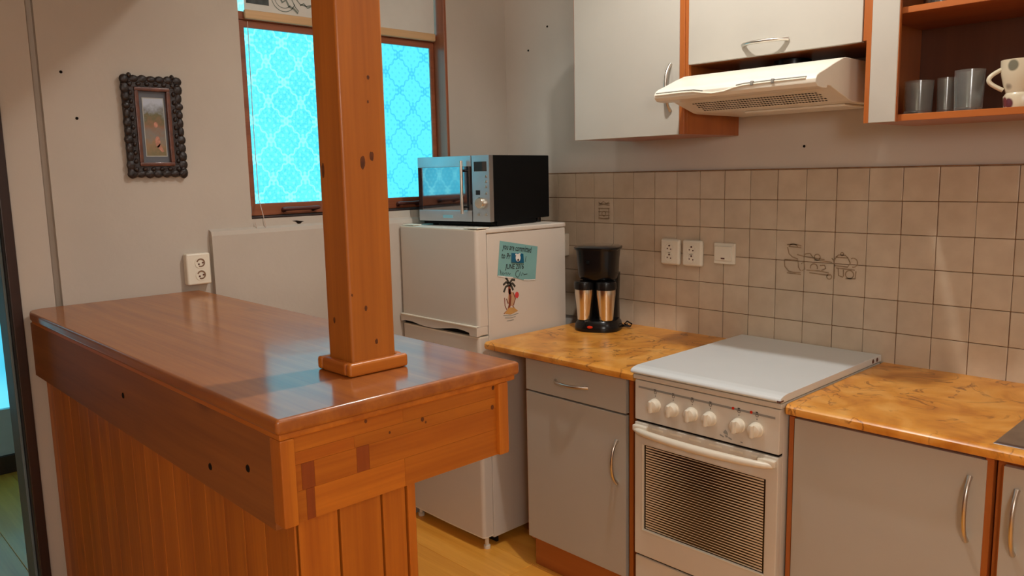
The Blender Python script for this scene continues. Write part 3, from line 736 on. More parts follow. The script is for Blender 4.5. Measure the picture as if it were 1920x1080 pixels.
# ================================================================== REFRIGERATOR
t = thing('refrigerator', 'white two-door refrigerator with the microwave on top', 'refrigerator', (-.44, -.37, 0))
FX0, FX1, FY, FB = -.685, -.216, -.580, -.165
obj('cabinet_body', B(FX0, FX1, FY, FB, .04, 1.197, .004, 2), 'fridge_white', t)
obj('top_board', B(FX0-.003, FX1+.003, FY-.004, FB+.002, 1.1975, 1.2155, .005, 3), 'fridge_white', t, label='white top board')
def fdoor(z0, z1, grip):
    # slightly crowned door with rounded vertical edges
    prof = []
    n = 16; x0, x1 = FX0+.001, FX1-.001
    pts = [(x0, FY-.003)]
    pts += [(x0, FY-.036)] + [(x0+.014-.014*math.cos(rad(a)), FY-.036-.014*math.sin(rad(a))) for a in (20, 45, 70, 90)]
    for i in range(1, n): s = i/n; pts.append((x0+.014+(x1-x0-.028)*s, FY-.050-.004*math.sin(math.pi*s)))
    pts += [(x1-.014+.014*math.cos(rad(a)), FY-.036-.014*math.sin(rad(a))) for a in (90, 70, 45, 20)] + [(x1, FY-.036), (x1, FY-.003)]
    return prism(BM(), pts, 2, z0, z1)
up = obj('freezer_door', fdoor(.862, 1.2085, 1), 'fridge_white', t)
lo = obj('fridge_door', fdoor(.055, .818, 1), 'fridge_white', t)
obj('door_cap', fdoor(1.2085, 1.2135, 1), 'white_plastic', up)
# wavy grip strip at the bottom of the freezer door
pts = [(FX0+.002, .863), (FX0+.002, .832)]
for i in range(25):
    s = i/24; xx = FX0+.03+(FX1-FX0-.075)*s
    wv = .838 - .010*math.sin(math.pi*min(1, max(0, (s-.12)/.55))) if s < .67 else .838+.010*math.sin(math.pi*(s-.67)/.33)*.6
    pts.append((xx, wv))
pts += [(FX1-.042, .827), (FX1-.002, .827), (FX1-.002, .863)]
bm = prism(BM(), pts, 1, FY-.058, FY-.040); obj('grip_strip', bm, 'fridge_white', up)
obj('grip_recess', B(FX0+.004, FX1-.043, FY-.038, FY-.004, .8245, .861), 'dark', up)
obj('grip_end', B(FX1-.0425, FX1-.001, FY-.050, FY-.003, .828, .8625, .004, 2), 'fridge_white', up)
obj('grip_ridge', B(FX0+.002, FX1-.002, FY-.0605, FY-.045, .858, .8645, .0025, 2), 'white_plastic', up)
obj('door_cap', fdoor(.818, .8235, 1), 'white_plastic', lo); obj('door_cap', fdoor(.050, .055, 1), 'white_plastic', lo)
obj('hinge_cover', B(FX1-.075, FX1+.002, FY-.046, FY+.012, 1.2156, 1.2205, .002, 2), 'white_plastic', t)
obj('hinge_cover', B(FX0, FX0+.07, FY-.03, FY+.012, 1.2156, 1.2195, .0018, 2), 'white_plastic', t)
for (xx, yy) in ((FX0+.03, FY-.015), (FX1-.02, FY-.020), (FX0+.03, FB-.04), (FX1-.03, FB-.04)): obj('foot', lathe(BM(), [(.013, 0), (.013, .012), (.008, .014), (.008, .052)], (xx, yy, 0), 14), 'white_plastic', t)
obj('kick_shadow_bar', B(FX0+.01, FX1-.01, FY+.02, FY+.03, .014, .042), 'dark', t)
# note, magnet and sticker on its side
px = FX1+.0006
FN = lambda a, b_: Vector((px, a, b_))
t = thing('paper_note', 'torn blue-green handwritten note on the side of the refrigerator', 'note', (px, -.425, 1.02))
bm = BM()
edge = [(-.517, 1.168), (-.322, 1.132), (-.337, 1.004), (-.40, 1.010), (-.425, 1.018), (-.455, 1.026), (-.49, 1.030), (-.533, 1.040)]
prism(bm, edge, 0, px, px+.0008); obj('sheet', bm, 'paper', t)
bm = BM(); tx = px+.0012; FT = lambda a, b_: Vector((tx, a, b_))
ribbon(bm, [(-.530, 1.0395), (-.49, 1.031), (-.455, 1.0265)], .004, FT); ribbon(bm, [(-.40, 1.0115), (-.37, 1.008), (-.338, 1.006)], .004, FT)
obj('torn_edge', bm, 'paper_white', t, smooth=False)
def note_line(txt, y0, z0, size, ang, name, sq):
    ca, sa = math.cos(ang), math.sin(ang)
    b_ = text_bm(txt, size, lambda a, c: (tx, y0+a*sq*ca-c*sa, z0+a*sq*sa+c*ca), bold=.0005, shear=.1)
    obj(name, b_, 'ink', t, smooth=False)
an = -.17
note_line('you are committed', -.506, 1.1365, .0315, an, 'handwriting', .615)
note_line('to Pr', -.513, 1.104, .0300, an, 'handwriting', .72); note_line('l', -.392, 1.080, .030, an, 'handwriting', .7)
note_line('JUNE 2016', -.493, 1.062, .0260, an*.55, 'handwriting', .80)
bm = BM()
ribbon(bm, [(-0.52, 1.062), (-0.516, 1.042), (-0.512, 1.055), (-0.505, 1.039), (-0.503, 1.051), (-0.497, 1.043), (-0.49, 1.049), (-0.486, 1.039), (-0.48, 1.047), (-0.474, 1.039), (-0.468, 1.043)], .0026, FT)
ribbon(bm, arc((-.430, 1.037), .012, 60, 290, 10), .0026, FT); ribbon(bm, [(-.425, 1.027), (-.416, 1.045), (-.412, 1.027), (-.405, 1.039), (-.398, 1.031), (-.38, 1.032)], .0026, FT)
obj('signature', bm, 'ink', t, smooth=False)
t = thing('fridge_magnet', 'small blue magnet with a white bear on the handwritten note', 'magnet', (px+.0015, -.43, 1.10))
bm = prism(BM(), [(-.464, 1.083), (-.400, 1.075), (-.402, 1.111), (-.462, 1.119)], 0, px+.0014, px+.0050, .001, 1); obj('plate', bm, 'magnet_blue', t)
bm = BM(); prism(bm, [(-.431+.0125*math.cos(a_*math.pi/10), 1.0985+.0145*math.sin(a_*math.pi/10)) for a_ in range(20)], 0, px+.005, px+.0056)
for cy in (-.441, -.422): prism(bm, [(cy+.004*math.cos(a_*math.pi/5), 1.1115+.0035*math.sin(a_*math.pi/5)) for a_ in range(10)], 0, px+.005, px+.0056)
obj('bear', bm, 'paper_white', t); bm = BM(); prism(bm, [(-.431+.005*math.cos(a_*math.pi/6), 1.090+.0045*math.sin(a_*math.pi/6)) for a_ in range(12)], 0, px+.0056, px+.006); obj('muzzle', bm, 'dark_print', t)
t = thing('palm_sticker', 'small palm tree and island sticker on the refrigerator side below the note', 'sticker', (px, -.465, .90))
C_ = (-.472, 1.005)
def leafs(lst, col, name, ww=.006):
    bm = BM()
    for pts in lst: ribbon(bm, pts, ww, FN)
    obj(name, bm, col, t, smooth=False)
GRN = plain('sticker_green', (.045, .04, .03), .6); TRK = plain('sticker_trunk', (.22, .05, .025), .6); ISL = plain('sticker_sand', (.55, .30, .09), .6); SEA = plain('sticker_sea', (.30, .30, .26), .6); TAN = plain('sticker_tan', (.50, .30, .17), .6); RED = plain('sticker_red', (.62, .05, .05), .6)
leafs([[(-.478, 1.004), (-.490, 1.012), (-.505, 1.003)], [(-.476, 1.006), (-.485, 1.022), (-.492, 1.030)], [(-.474, 1.005), (-.46, 1.018), (-.444, 1.016)], [(-.474, 1.002), (-.457, 1.004), (-.444, .990)], [(-.476, 1.0), (-.492, .995), (-.503, .976)], [(-.474, 1.0), (-.463, .994), (-.455, .978)]], GRN, 'palm_leaves', .009)
leafs([[(-.474, .998), (-.475, .975), (-.470, .955), (-.474, .925), (-.482, .905)], [(-.472, .985), (-.471, .965)]], TRK, 'palm_trunk', .011)
bm = BM(); prism(bm, [(-.464+.019*math.cos(a_*math.pi/9), .946+.027*math.sin(a_*math.pi/9)) for a_ in range(18)], 0, px-.0006, px-.0002); obj('round_body', bm, TAN, t)
leafs([[(-.500, .955), (-.498, .925), (-.488, .905), (-.505, .895)], [(-.455, .970), (-.444, .945), (-.455, .92)], [(-.490, .950), (-.482, .930)], [(-.460, .92), (-.447, .905)]], TRK, 'outlines', .004)
bm = BM(); prism(bm, [(-.436+.010*math.cos(a_*math.pi/7), .958+.012*math.sin(a_*math.pi/7)) for a_ in range(14)], 0, px, px+.0004); obj('red_ball', bm, RED, t)
bm = BM(); prism(bm, [(-.502, .896), (-.478, .915), (-.452, .912), (-.432, .897), (-.470, .888)], 0, px-.0004, px+.0003); obj('island', bm, ISL, t)
leafs([[(-.508, .889), (-.47, .883), (-.430, .887)], [(-.500, .879), (-.47, .875), (-.445, .877)], [(-.490, .866), (-.455, .866)]], SEA, 'water_lines', .003)

# ================================================================== MICROWAVE
t = thing('microwave', 'stainless steel microwave oven with black sides on top of the refrigerator', 'microwave', (-.2645, -.5063, 1.2155), rotz=.1557, local=True)
MWW, MWD, MWH, Z1 = .362, .368, .245, .019       # local: front right bottom corner at origin, x to the left is negative
obj('housing', B(-MWW, 0, .012, MWD, Z1, Z1+MWH, .003, 2), 'black_matt', t)
obj('front_base', B(-MWW+.01, -.008, .004, .03, .006, Z1+.002, .002), 'black_matt', t)
dr_ = obj('door', (lambda bm: (box(bm, -MWW, -.0875, -.012, .012, Z1, Z1+.042, .002), box(bm, -MWW, -.0875, -.012, .012, Z1+MWH-.040, Z1+MWH, .002), box(bm, -MWW, -.0875, .009, .012, Z1+.02, Z1+MWH-.02), bm)[-1])(BM()), 'steel', t)
obj('door_glass', B(-MWW+.001, -.0875, -.0095, .010, Z1+.0415, Z1+MWH-.0395), 'mirror_glass', dr_)
obj('glass_border', B(-MWW, -MWW+.018, -.0105, .010, Z1+.0418, Z1+MWH-.0398), 'black_glass', dr_)
obj('glass_border', B(-.112, -.0873, -.0105, .010, Z1+.0418, Z1+MWH-.0398), 'black_glass', dr_)
bm = tube(BM(), [(-.121, -.030, Z1+.030), (-.121, -.030, Z1+MWH-.018)], .0065, 14)
obj('door_handle', bm, 'chrome', dr_)
for zz in (Z1+.055, Z1+MWH-.055): obj('handle_stud', tube(BM(), [(-.121, -.008, zz), (-.121, -.030, zz)], .005, 10), 'black', dr_)
cp = obj('control_panel', B(-.0845, 0, -.012, .012, Z1, Z1+MWH, .002), 'steel', t)
obj('display', B(-.073, -.012, -.0135, -.010, Z1+.186, Z1+.222, .001, 1), 'black_glass', cp)
for zz in (.168, .149, .130, .106):
    obj('button', lathe(BM(), [(.0052, 0), (.0052, .002), (0, .003)], (-.018, -.012, Z1+zz), 12, 'y'), 'chrome', cp)
obj('sensor_window', B(-.066, -.046, -.0132, -.011, Z1+.100, Z1+.117), 'black_glass', cp)
kn = obj('dial', lathe(BM(), [(.021, 0), (.021, .012), (.018, .016), (0, .0165)], (-.042, -.012, Z1+.070), 28, 'y'), 'mug_steel', cp)
for xx in (-.055, -.020): obj('button', lathe(BM(), [(.006, 0), (.006, .003), (0, .004)], (xx, -.012, Z1+.028), 12, 'y'), 'chrome', cp)
BDG = plain('badge_cyan', (.25, .55, .65), .3, metal=.3)
bm = B(-.235, -.185, -.0128, -.0118, Z1+.012, Z1+.024); obj('badge', bm, BDG, dr_)
for (xx, yy) in ((-.03, .05), (-MWW+.03, .05), (-.03, MWD-.04), (-MWW+.03, MWD-.04)): obj('foot', lathe(BM(), [(.012, 0), (.013, .012), (.013, Z1+.001)], (xx, yy, 0), 12), 'black', t)
obj('side_skirt', B(-.012, -.002, .03, MWD-.09, .002, Z1+.001), 'black_matt', t)

# ================================================================== COFFEE MAKER
a0 = math.atan2(.50, .866)        # front turned toward the room
CM = (-.045, -.165, .8105)
t = thing('coffee_maker', 'black two-cup coffee maker standing beside the refrigerator', 'coffee maker', CM, rotz=a0*.86, local=True)
bm = loft(BM(), [sring(0, 0, 0, .088, .085, 2.6), sring(0, 0, .012, .090, .087, 2.6), sring(0, 0, .030, .085, .082, 2.6), sring(0, 0, .040, .078, .075, 2.6), sring(0, 0, .042, .070, .067, 2.6)])
bs = obj('base', bm, 'black', t)
obj('power_switch', loft(BM(), [[(x_*.011-.012, -.0855-.002*0, .020+z_*.006) for (x_, z_) in [(math.cos(k*math.pi/8), math.sin(k*math.pi/8)) for k in range(16)]], [(x_*.008-.012, -.0895, .0205+z_*.004) for (x_, z_) in [(math.cos(k*math.pi/8), math.sin(k*math.pi/8)) for k in range(16)]]]), 'red', bs)
obj('column', loft(BM(), [sring(0, .045, .030, .070, .034, 4), sring(0, .045, .12, .068, .034, 4), sring(0, .045, .215, .072, .036, 4)]), 'black', t)
obj('brew_head', loft(BM(), [sring(0, .006, .1965, .069, .068, 3), sring(0, .002, .215, .073, .078, 3), sring(0, 0, .27, .076, .081, 3), sring(0, 0, .305, .080, .084, 3), sring(0, 0, .312, .087, .088, 3), sring(0, 0, .318, .087, .088, 3)]), 'black', t)
obj('top_lid', loft(BM(), [sring(0, 0, .3182, .082, .083, 3), sring(0, 0, .324, .074, .075, 3), sring(0, 0, .327, .05, .05, 3)]), 'black_glass', t)
obj('brew_badge', lathe(BM(), [(.007, 0), (.007, .002), (0, .003)], (-.02, -.0805, .265), 14, 'y'), 'black_matt', t)
bm = BM(); cp_ = []
cpts = [(.06, .075, .012), (.085, .06, .006), (.115, .045, .006), (.125, .02, .02), (.105, .03, .028), (.09, .05, .014), (.11, .04, .006), (.118, .02, .010), (.098, .012, .014), (.085, .03, .006), (.10, .06, .006), (.09, .095, .006)]
tube(bm, cpts, .0028, 8); obj('power_cord', bm, 'black', t)
Rm = Matrix.Rotation(a0*.86, 4, 'Z')
for (lx, lab) in ((-.045, 'left steel travel mug with black lid in the coffee maker'), (.039, 'right steel travel mug with black lid in the coffee maker')):
    p = Vector(CM)+Rm @ Vector((lx, -.040, .0425))
    m_ = thing('travel_mug', lab, 'mug', tuple(p), 'steel mugs in the coffee maker', rotz=0, local=True)
    obj('steel_body', lathe(BM(), [(.0, .0005), (.0270, .0005), (.0275, .004), (.029, .03), (.033, .07), (.0365, .100), (.0365, .116)], (0, 0, 0), 30), 'mug_steel', m_)
    obj('lid', lathe(BM(), [(.0, .116), (.037, .116), (.0395, .119), (.0395, .141), (.036, .147), (.012, .150), (0, .150)], (0, 0, 0), 30), 'black', m_)

# ================================================================== WALL CABINETS
UY, UZ0, UZ1 = -.327, 1.523, 2.075
def wall_unit(name, label, x0, x1, z0, z1, cavity=True):
    t = thing(name, label, 'cabinet', ((x0+x1)/2, -.15, z0), 'kitchen wall cabinets')
    y1 = -.0005 if z0 > TT+.05 else -.01
    bm = BM(); box(bm, x0, x0+.016, UY+.018, y1, z0, z1, .001, 1); box(bm, x1-.016, x1, UY+.018, y1, z0, z1, .001, 1)
    box(bm, x0+.016, x1-.016, UY+.018, y1, z0, z0+.016); box(bm, x0+.016, x1-.016, UY+.018, y1, z1-.016, z1); box(bm, x0+.016, x1-.016, -.008, y1, z0+.016, z1-.016)
    obj('carcass', bm, 'cherry', t)
    return t
t = wall_unit('wall_cabinet', 'tall cream wall cabinet left of the cooker hood', -.015, .447, UZ0, UZ1)
dd = obj('door', B(-.0135, .428, UY, UY+.017, UZ0-.001, UZ1-.002, .0015, 2), 'cream', t); obj('edge_band', B(-.015, -.0133, UY+.001, UY+.016, UZ0-.001, UZ1-.002), 'cherry', dd)
obj('handle', bow((.396, UY, 1.598), (.396, UY, 1.742), OUT), 'chrome', dd, label='bowed satin metal handle')
obj('side_edge', B(.4285, .447, UY+.001, UY+.018, UZ0, UZ1-.002, .001, 1), 'cherry', t)
t = wall_unit('hood_cabinet', 'cream flap-door wall cabinet above the cooker hood', .4475, 1.014, 1.735, UZ1)
dd = obj('flap_door', B(.462, .9985, UY, UY+.017, 1.733, UZ1-.002, .0015, 2), 'cream', t)
obj('handle', bow((.652, UY, 1.768), (.792, UY, 1.768), OUT), 'chrome', dd, label='bowed satin metal handle')
obj('side_edge', B(.4475, .4610, UY+.004, UY+.018, 1.700, UZ1-.002, .001, 1), 'cherry', t)
obj('side_edge', B(.9995, 1.014, UY+.004, UY+.018, 1.735, UZ1-.002, .001, 1), 'cherry', t)
# open cabinet with shelves
t = thing('shelf_cabinet', 'open wall cabinet with wooden shelves of glasses at the right', 'cabinet', (1.5, -.15, UZ0), 'kitchen wall cabinets')
bm = BM(); box(bm, 1.0155, 1.031, UY+.004, -.0005, UZ0, UZ1, .001, 1); obj('side_panel', bm, 'cherry', t)
obj('side_panel', B(1.884, 1.90, UY+.004, -.0005, UZ0, UZ1, .001, 1), 'cherry', t)
obj('bottom_shelf', B(1.0315, 1.8835, UY+.002, -.0005, UZ0, UZ0+.017, .001, 1), 'cherry_x', t)
obj('middle_shelf', B(1.0315, 1.8835, UY+.006, -.009, 1.790, 1.806, .001, 1), 'cherry_x', t)
obj('top_panel', B(1.0315, 1.8835, UY+.004, -.0005, UZ1-.017, UZ1, .001, 1), 'cherry_x', t)
obj('back_panel', B(1.0315, 1.8835, -.008, -.0005, UZ0+.0175, UZ1-.0175), 'cherry_shade', t)
dd = obj('filler_panel', B(1.028, 1.096, UY-.012, UY+.0015, UZ0-.001, UZ1, .0012, 1), 'cream', t, label='narrow cream panel')
obj('edge_band', B(1.0962, 1.0975, UY-.011, UY+.001, UZ0-.001, UZ1), 'cherry', dd); obj('edge_band', B(1.0155, 1.0278, UY-.011, UY+.0035, UZ0-.001, UZ1), 'cherry', dd)
# glasses and mugs
def tumbler(p, r0, r1, h, label):
    t = thing('drinking_glass', label, 'glass', p, 'glasses in the open wall cabinet', local=True)
    obj('vessel', lathe(BM(), [(0, .0), (r0*.96, .0), (r0, .004), (r1, h), (r1-.0018, h), (r0-.003, .011), (0, .009)], (0, 0, 0), 24), 'glass', t)
    return t
ZS = UZ0+.0175
tumbler((1.108, -.22, ZS), .033, .036, .088, 'short wide drinking glass, leftmost in the open cabinet')
tumbler((1.168, -.20, ZS), .020, .022, .092, 'narrow drinking glass between two wider ones in the open cabinet')
tumbler((1.229, -.22, ZS), .032, .035, .104, 'tall wide drinking glass beside the flowered mug')
tumbler((1.140, -.20, 1.8065), .030, .034, .09, 'drinking glass on the upper shelf at the top edge of the photo')
t = thing('bowl', 'white bowl on the upper shelf of the open cabinet', 'bowl', (1.24, -.21, 1.8065), local=True)
obj('vessel', lathe(BM(), [(0, 0), (.025, 0), (.028, .004), (.045, .018), (.060, .045), (.058, .046), (.043, .022), (.02, .008), (0, .007)], (0, 0, 0), 28), 'white_enamel', t)
obj('foot_ring', lathe(BM(), [(.024, .0005), (.030, .0005), (.030, .004), (.026, .005)], (0, 0, 0), 24), 'white_enamel', t)
def mug_mat():
    m, nt, b = mat('flowered_porcelain')
    v = coords(nt, (27, 27, 27), rnd=False)
    vo = N(nt, 'ShaderNodeTexVoronoi', i_Scale=1.0); L(nt, v, vo.inputs[0])
    dk = ramp(nt, [(.36, (1,1,1)), (.46, (0,0,0))], vo.outputs['Distance'])
    sp = N(nt, 'ShaderNodeSeparateColor'); L(nt, vo.outputs['Color'], sp.inputs[0])
    hc = ramp(nt, [(.0, (.16, .035, .035)), (.5, (.10, .03, .04)), (.7, (.18, .17, .12)), (1, (.30, .10, .05))], sp.outputs[0])
    fac = math_(nt, 'MULTIPLY', dk.outputs[0], math_(nt, 'GREATER_THAN', sp.outputs[1], .12))
    mx = N(nt, 'ShaderNodeMix', data_type='RGBA'); L(nt, fac, mx.inputs[0]); mx.inputs[6].default_value = (.62, .54, .38, 1); L(nt, hc.outputs[0], mx.inputs[7])
    L(nt, mx.outputs[2], b.inputs['Base Color']); b.inputs['Roughness'].default_value = .25
    return m
MT['mug'] = mug_mat()
t = thing('flowered_mug', 'cream porcelain mug with brown flowers in the open cabinet', 'mug', (1.346, -.225, ZS), local=True)
obj('cup', lathe(BM(), [(0, .0), (.032, .0), (.036, .006), (.038, .030), (.033, .038), (.040, .060), (.046, .085), (.047, .116), (.0445, .116), (.042, .085), (.034, .055), (.030, .010), (0, .008)], (0, 0, 0), 30), 'mug', t)
obj('mug_handle', tube(BM(), [(-.036-.028*math.sin(math.pi*i/14), -.016-.014*math.sin(math.pi*i/14), .098-.052*i/14) for i in range(15)], .0055, 10), 'mug', t)

# ================================================================== COOKER HOOD
t = thing('cooker_hood', 'white slim cooker hood between the wall cabinets above the stove', 'cooker hood', (.71, -.25, 1.577))
HX0, HX1 = .4625, .962
prof = [(-.002, 1.698), (-.335, 1.698), (-.352, 1.695), (-.40, 1.679), (-.450, 1.660), (-.482, 1.649), (-.496, 1.642), (-.5035, 1.633), (-.503, 1.622), (-.493, 1.6135), (-.470, 1.611), (-.440, 1.6115), (-.438, 1.619), (-.420, 1.619), (-.300, 1.5865), (-.280, 1.584), (-.002, 1.584)]
obj('housing', prism(BM(), prof, 0, HX0, HX1, .0015, 1), 'hood_white', t)
ny, nz_ = Vector((0, -.420, 1.619)), Vector((0, -.300, 1.5865))
nn = Vector((0, -.0325, -.120)).normalized()
bm = BM()
for j in range(5):
    s = .34+.52*j/4
    p0 = ny.lerp(nz_, s)
    for i in range(42):
        xx = HX0+.055+(i+(.5 if j % 2 else 0))*.0094
        c = Vector((xx, p0.y, p0.z))+nn*.0006
        u = Vector((1, 0, 0)); w_ = nn.cross(u)
        vs = [bm.verts.new(c+(u*math.cos(k*math.pi/3)+w_*math.sin(k*math.pi/3))*.0041) for k in range(6)]
        bm.faces.new(vs)
obj('filter_holes', bm, 'dark', t, smooth=False, kind='stuff')
G = lambda a, b_: Vector((a, -.5043+max(0, (b_-1.633))*.9, b_))
bm = tube(BM(), [(HX0+.006, -.504, 1.630), (.56, -.505, 1.631), (.60, -.505, 1.630), (.63, -.505, 1.625), (.66, -.505, 1.621), (.70, -.505, 1.623), (.73, -.505, 1.630), (.76, -.504, 1.634), (.86, -.503, 1.6355), (.935, -.5025, 1.6355)], .0028, 8)
obj('visor_lip', bm, 'white_plastic', t)
bm = tube(BM(), [(HX0+.006, -.5015, 1.6365), (.56, -.5015, 1.6370), (.60, -.5025, 1.6360), (.63, -.504, 1.631)], .0016, 6); obj('lip_groove', bm, 'grey_print', t)
bm = tube(BM(), [(.735, -.5025, 1.6365), (.76, -.5005, 1.6395), (.86, -.4995, 1.6405), (.935, -.4990, 1.6405)], .0016, 6); obj('lip_groove', bm, 'grey_print', t)
for xx in (.785, .845): obj('slider_switch', B(xx-.004, xx+.004, -.510, -.499, 1.631, 1.643, .0015, 1), 'grey_print', t)
obj('lamp_cover', B(.62, .93, -.26, -.12, 1.577, 1.5845, .002, 1), 'white_plastic', t)
obj('duct_collar', lathe(BM(), [(.055, 1.6985), (.055, 1.7325)], (.71, -.14, 0), 24), 'black', t)

# ================================================================== SOCKETS, SWITCH, PICTURE
def socket(label, x0, x1, z0, z1):
    t = thing('wall_socket', label, 'socket', ((x0+x1)/2, -.007, z0), 'wall sockets')
    p = obj('plate', B(x0, x1, -.026, -.0068, z0, z1, .010, 4), 'white_plastic', t)
    cx = (x0+x1)/2-.002
    for zz in (z0+(z1-z0)*.655, z0+(z1-z0)*.31):
        k = obj('outlet_ring', lathe(BM(), [(.0185, 0), (.0185, .0014), (.016, .0014), (.0155, .0004), (0, .0004)], (cx, -.0260, zz), 24, 'y'), 'white_plastic', p)
        bm = BM()
        for (dx, dz) in ((-.007, -.002), (.008, -.004)): lathe(bm, [(.0027, .0006), (.0027, .001), (0, .001)], (cx+dx, -.026, zz+dz), 10, 'y')
        lathe(bm, [(.0032, .0006), (.0032, .003), (0, .003)], (cx+.002, -.026, zz+.009), 10, 'y')
        obj('pin_holes', bm, 'brown_plastic', k)
socket('left white double socket on the tiles above the coffee maker', .140, .225, 1.060, 1.157)
socket('right white double socket on the tiles, next to the light switch', .237, .322, 1.060, 1.157)
t = thing('light_switch', 'square white rocker switch with red indicator on the tiles', 'switch', (.408, -.007, 1.078))
obj('frame', B(.366, .450, -.017, -.0068, 1.078, 1.152, .003, 2), 'white_plastic', t)
rk = obj('rocker', prism(BM(), [(-.016, 1.090), (-.0215, 1.090), (-.0245, 1.115), (-.0255, 1.141), (-.016, 1.141)], 0, .374, .440, .0012, 1), 'white_plastic', t)
obj('indicator', B(.399, .414, -.0232, -.0208, 1.0955, 1.1005), 'brown_plastic', rk)
t = thing('wall_socket', 'white double socket on the plaster wall above the bar counter', 'socket', (XW, -1.43, 1.07), 'wall sockets')
p = obj('plate', B(XW-.0002, XW+.030, -1.478, -1.398, 1.068, 1.172, .006, 3), 'white_plastic', t)
for zz in (1.140, 1.100):
    k = obj('outlet_ring', lathe(BM(), [(.019, 0), (.019, .0016), (.015, .0016), (.014, .0004), (0, .0004)], (XW+.030, -1.432, zz), 22, 'x'), 'white_plastic', p)
    bm = BM()
    ribbon(bm, arc((-1.432, zz), .0135, 160, -120, 14), .007, lambda a, b_: Vector((XW+.0312, a, b_)))
    obj('outlet_shadow_ring', bm, plain('socket_recess', (.22, .13, .075), .5) if 'sock' not in MT else MT['sock'], k, smooth=False)
    bm = BM()
    for (dy, dz) in ((-.006, -.004), (.007, .0)): lathe(bm, [(.003, .0006), (.003, .0016), (0, .0016)], (XW+.030, -1.432+dy, zz+dz), 10, 'x')
    obj('pin_holes', bm, 'brown_plastic', k)
t = thing('junction_box', 'small white junction box on the tiles behind the refrigerator', 'junction box', (-.365, -.007, 1.06))
obj('box_body', B(-.402, -.337, -.035, -.0068, 1.062, 1.157, .005, 3), 'white_plastic', t)
obj('box_lid', B(-.398, -.341, -.040, -.0352, 1.067, 1.152, .002, 2), 'white_plastic', t)
# framed picture
t = thing('framed_picture', 'small painting in a dark carved wooden frame on the plaster wall', 'picture', (XW, -1.538, 1.42))
PX = XW
Y0, Y1, Z0_, Z1_ = -1.630, -1.446, 1.421, 1.736
bm = BM()
def fr(y0, y1, z0, z1, w_, x0, x1, bev):
    box(bm, x0, x1, y0, y1, z0, z0+w_, bev); box(bm, x0, x1, y0, y1, z1-w_, z1, bev); box(bm, x0, x1, y0, y0+w_, z0+w_*.9, z1-w_*.9, bev); box(bm, x0, x1, y1-w_, y1, z0+w_*.9, z1-w_*.9, bev)
fr(Y0+.004, Y1-.004, Z0_+.004, Z1_-.004, .036, PX, PX+.018, .004)
random.seed(3)
def lump(yy, zz, a, b_, hh):
    g_ = bmesh.ops.create_icosphere(bm, subdivisions=2, radius=1)['verts']
    for v in g_: v.co = Vector((PX+.015+v.co.x*hh, yy+v.co.y*a, zz+v.co.z*b_))
for e in range(2):
    for i in range(12):
        zz = Z0_+.014+(Z1_-Z0_-.028)*i/11
        lump((Y0+.012 if e == 0 else Y1-.012), zz, .0115+random.uniform(0, .004), .0145+random.uniform(-.002, .004), .006+random.uniform(0, .004))
        lump((Y0+.027 if e == 0 else Y1-.027), zz+.012, .007, .009, .009)
    for i in range(7):
        yy = Y0+.014+(Y1-Y0-.028)*i/6
        lump(yy, (Z0_+.012 if e == 0 else Z1_-.012), .0155, .011+random.uniform(0, .003), .006+random.uniform(0, .003))
        lump(yy+.012 if i < 6 else yy, (Z0_+.027 if e == 0 else Z1_-.027), .009, .007, .009)
obj('carved_border', bm, 'carved', t)
bm = BM(); fr(Y0+.038, Y1-.038, Z0_+.036, Z1_-.036, .012, PX+.002, PX+.022, .003); obj('inner_moulding', bm, 'carved_in', t)
obj('mat_board', B(PX+.002, PX+.010, Y0+.048, Y1-.048, Z0_+.046, Z1_-.046), 'mat_board', t)
yc, zc_ = -1.536, 1.578
a_ = B(PX+.010, PX+.0108, yc-.031, yc+.031, zc_-.089, zc_+.089)
ar = obj('painting', a_, 'art', t); 
for v in ar.data.vertices: v.co -= Vector((PX-t.location.x, yc-t.location.y, zc_-t.location.z))
ar.location = (PX-t.location.x, yc-t.location.y, zc_-t.location.z)
fr_ = BM(); bm = fr_
fr(yc-.033, yc+.033, zc_-.091, zc_+.091, .0025, PX+.0095, PX+.0112, 0); obj('painting_edge', bm, plain('mat_bevel', (.40, .40, .36), .7), t)
bm = BM(); prism(bm, [(yc+.006+.008*math.cos(k*math.pi/6), zc_-.045+.018*math.sin(k*math.pi/6)) for k in range(12)], 0, PX+.0108, PX+.0111)
prism(bm, [(yc+.002, zc_-.060), (yc+.018, zc_-.078), (yc+.024, zc_-.074), (yc+.012, zc_-.05)], 0, PX+.0108, PX+.0111)
prism(bm, [(yc+.004+.006*math.cos(k*math.pi/5), zc_+.008+.009*math.sin(k*math.pi/5)) for k in range(10)], 0, PX+.0108, PX+.0111)
obj('painted_figure', bm, plain('paint_pink', (.45, .20, .13), .5, noise=(90, .3)), t)

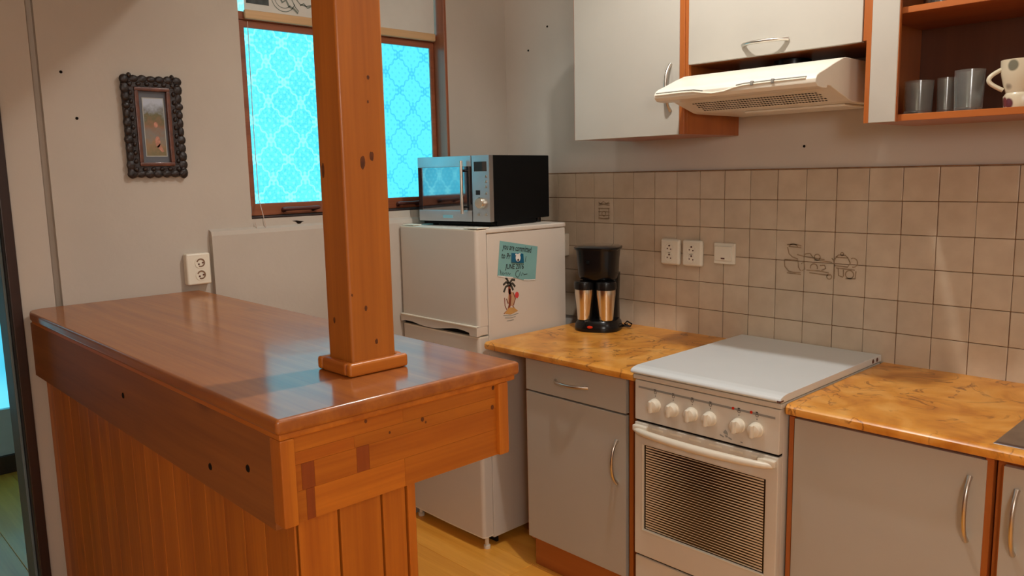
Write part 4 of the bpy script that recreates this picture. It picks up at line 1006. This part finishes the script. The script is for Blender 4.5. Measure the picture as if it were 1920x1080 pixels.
# ================================================================== LAMPS
t = thing('unseen_ceiling_lamp', 'three-armed ceiling lamp hanging above the kitchen floor, out of view', 'lamp', (.70, -1.05, ZC))
obj('canopy', lathe(BM(), [(0, ZC-.035), (.05, ZC-.035), (.06, ZC-.0005)], (.70, -1.05, 0), 24), 'chrome', t)
for (p, w_, cone) in LAMPS:
    bm = tube(BM(), [(.70, -1.05, ZC-.03), ((p[0]+.70)/2, (p[1]-1.05)/2, ZC-.04), (p[0], p[1], p[2]+.12), (p[0], p[1], p[2]+.055)], .007, 8); ar_ = obj('arm', bm, 'chrome', t)
    obj('bulb', lathe(BM(), [(0, p[2]+.055), (.014, p[2]+.054), (.016, p[2]+.046), (.012, p[2]+.040), (0, p[2]+.0385)], (p[0], p[1], 0), 16), 'bulb', ar_)
    ld = bpy.data.lights.new('bulb_light', 'SPOT' if cone else 'POINT'); ld.energy = w_; ld.color = LAMP_COL; ld.shadow_soft_size = LAMP_R
    if cone: ld.spot_size = rad(cone); ld.spot_blend = .7
    lo_ = bpy.data.objects.new('bulb_light', ld); COL.objects.link(lo_); lo_.location = p
for (p, w_), nm, lab, zt in ((SIDE_FILL, 'unseen_ceiling_lamp', 'added fill lamp over the sink end of the kitchen, out of view', ZC), (REAR_FILL, 'loft_fill_lamp', 'added fill lamp under the loft behind the viewer, out of view', 2.05)):
    t = thing(nm, lab, 'lamp', (p[0], p[1], zt))
    obj('canopy', lathe(BM(), [(0, zt-.035), (.05, zt-.035), (.06, zt-.0005)], (p[0], p[1], 0), 24), 'chrome', t)
    if zt-p[2] > .3: obj('rod', tube(BM(), [(p[0], p[1], zt-.03), (p[0], p[1], p[2]+.17)], .008, 8), 'chrome', t)
    obj('shade_cap', lathe(BM(), [(0, p[2]+.175), (.05, p[2]+.17), (.07, p[2]+.155), (0, p[2]+.153)], (p[0], p[1], 0), 20), 'white_plastic', t)
    ld = bpy.data.lights.new('fill_light', 'POINT'); ld.energy = w_; ld.color = LAMP_COL; ld.shadow_soft_size = .22
    lo_ = bpy.data.objects.new('fill_light', ld); COL.objects.link(lo_); lo_.location = p
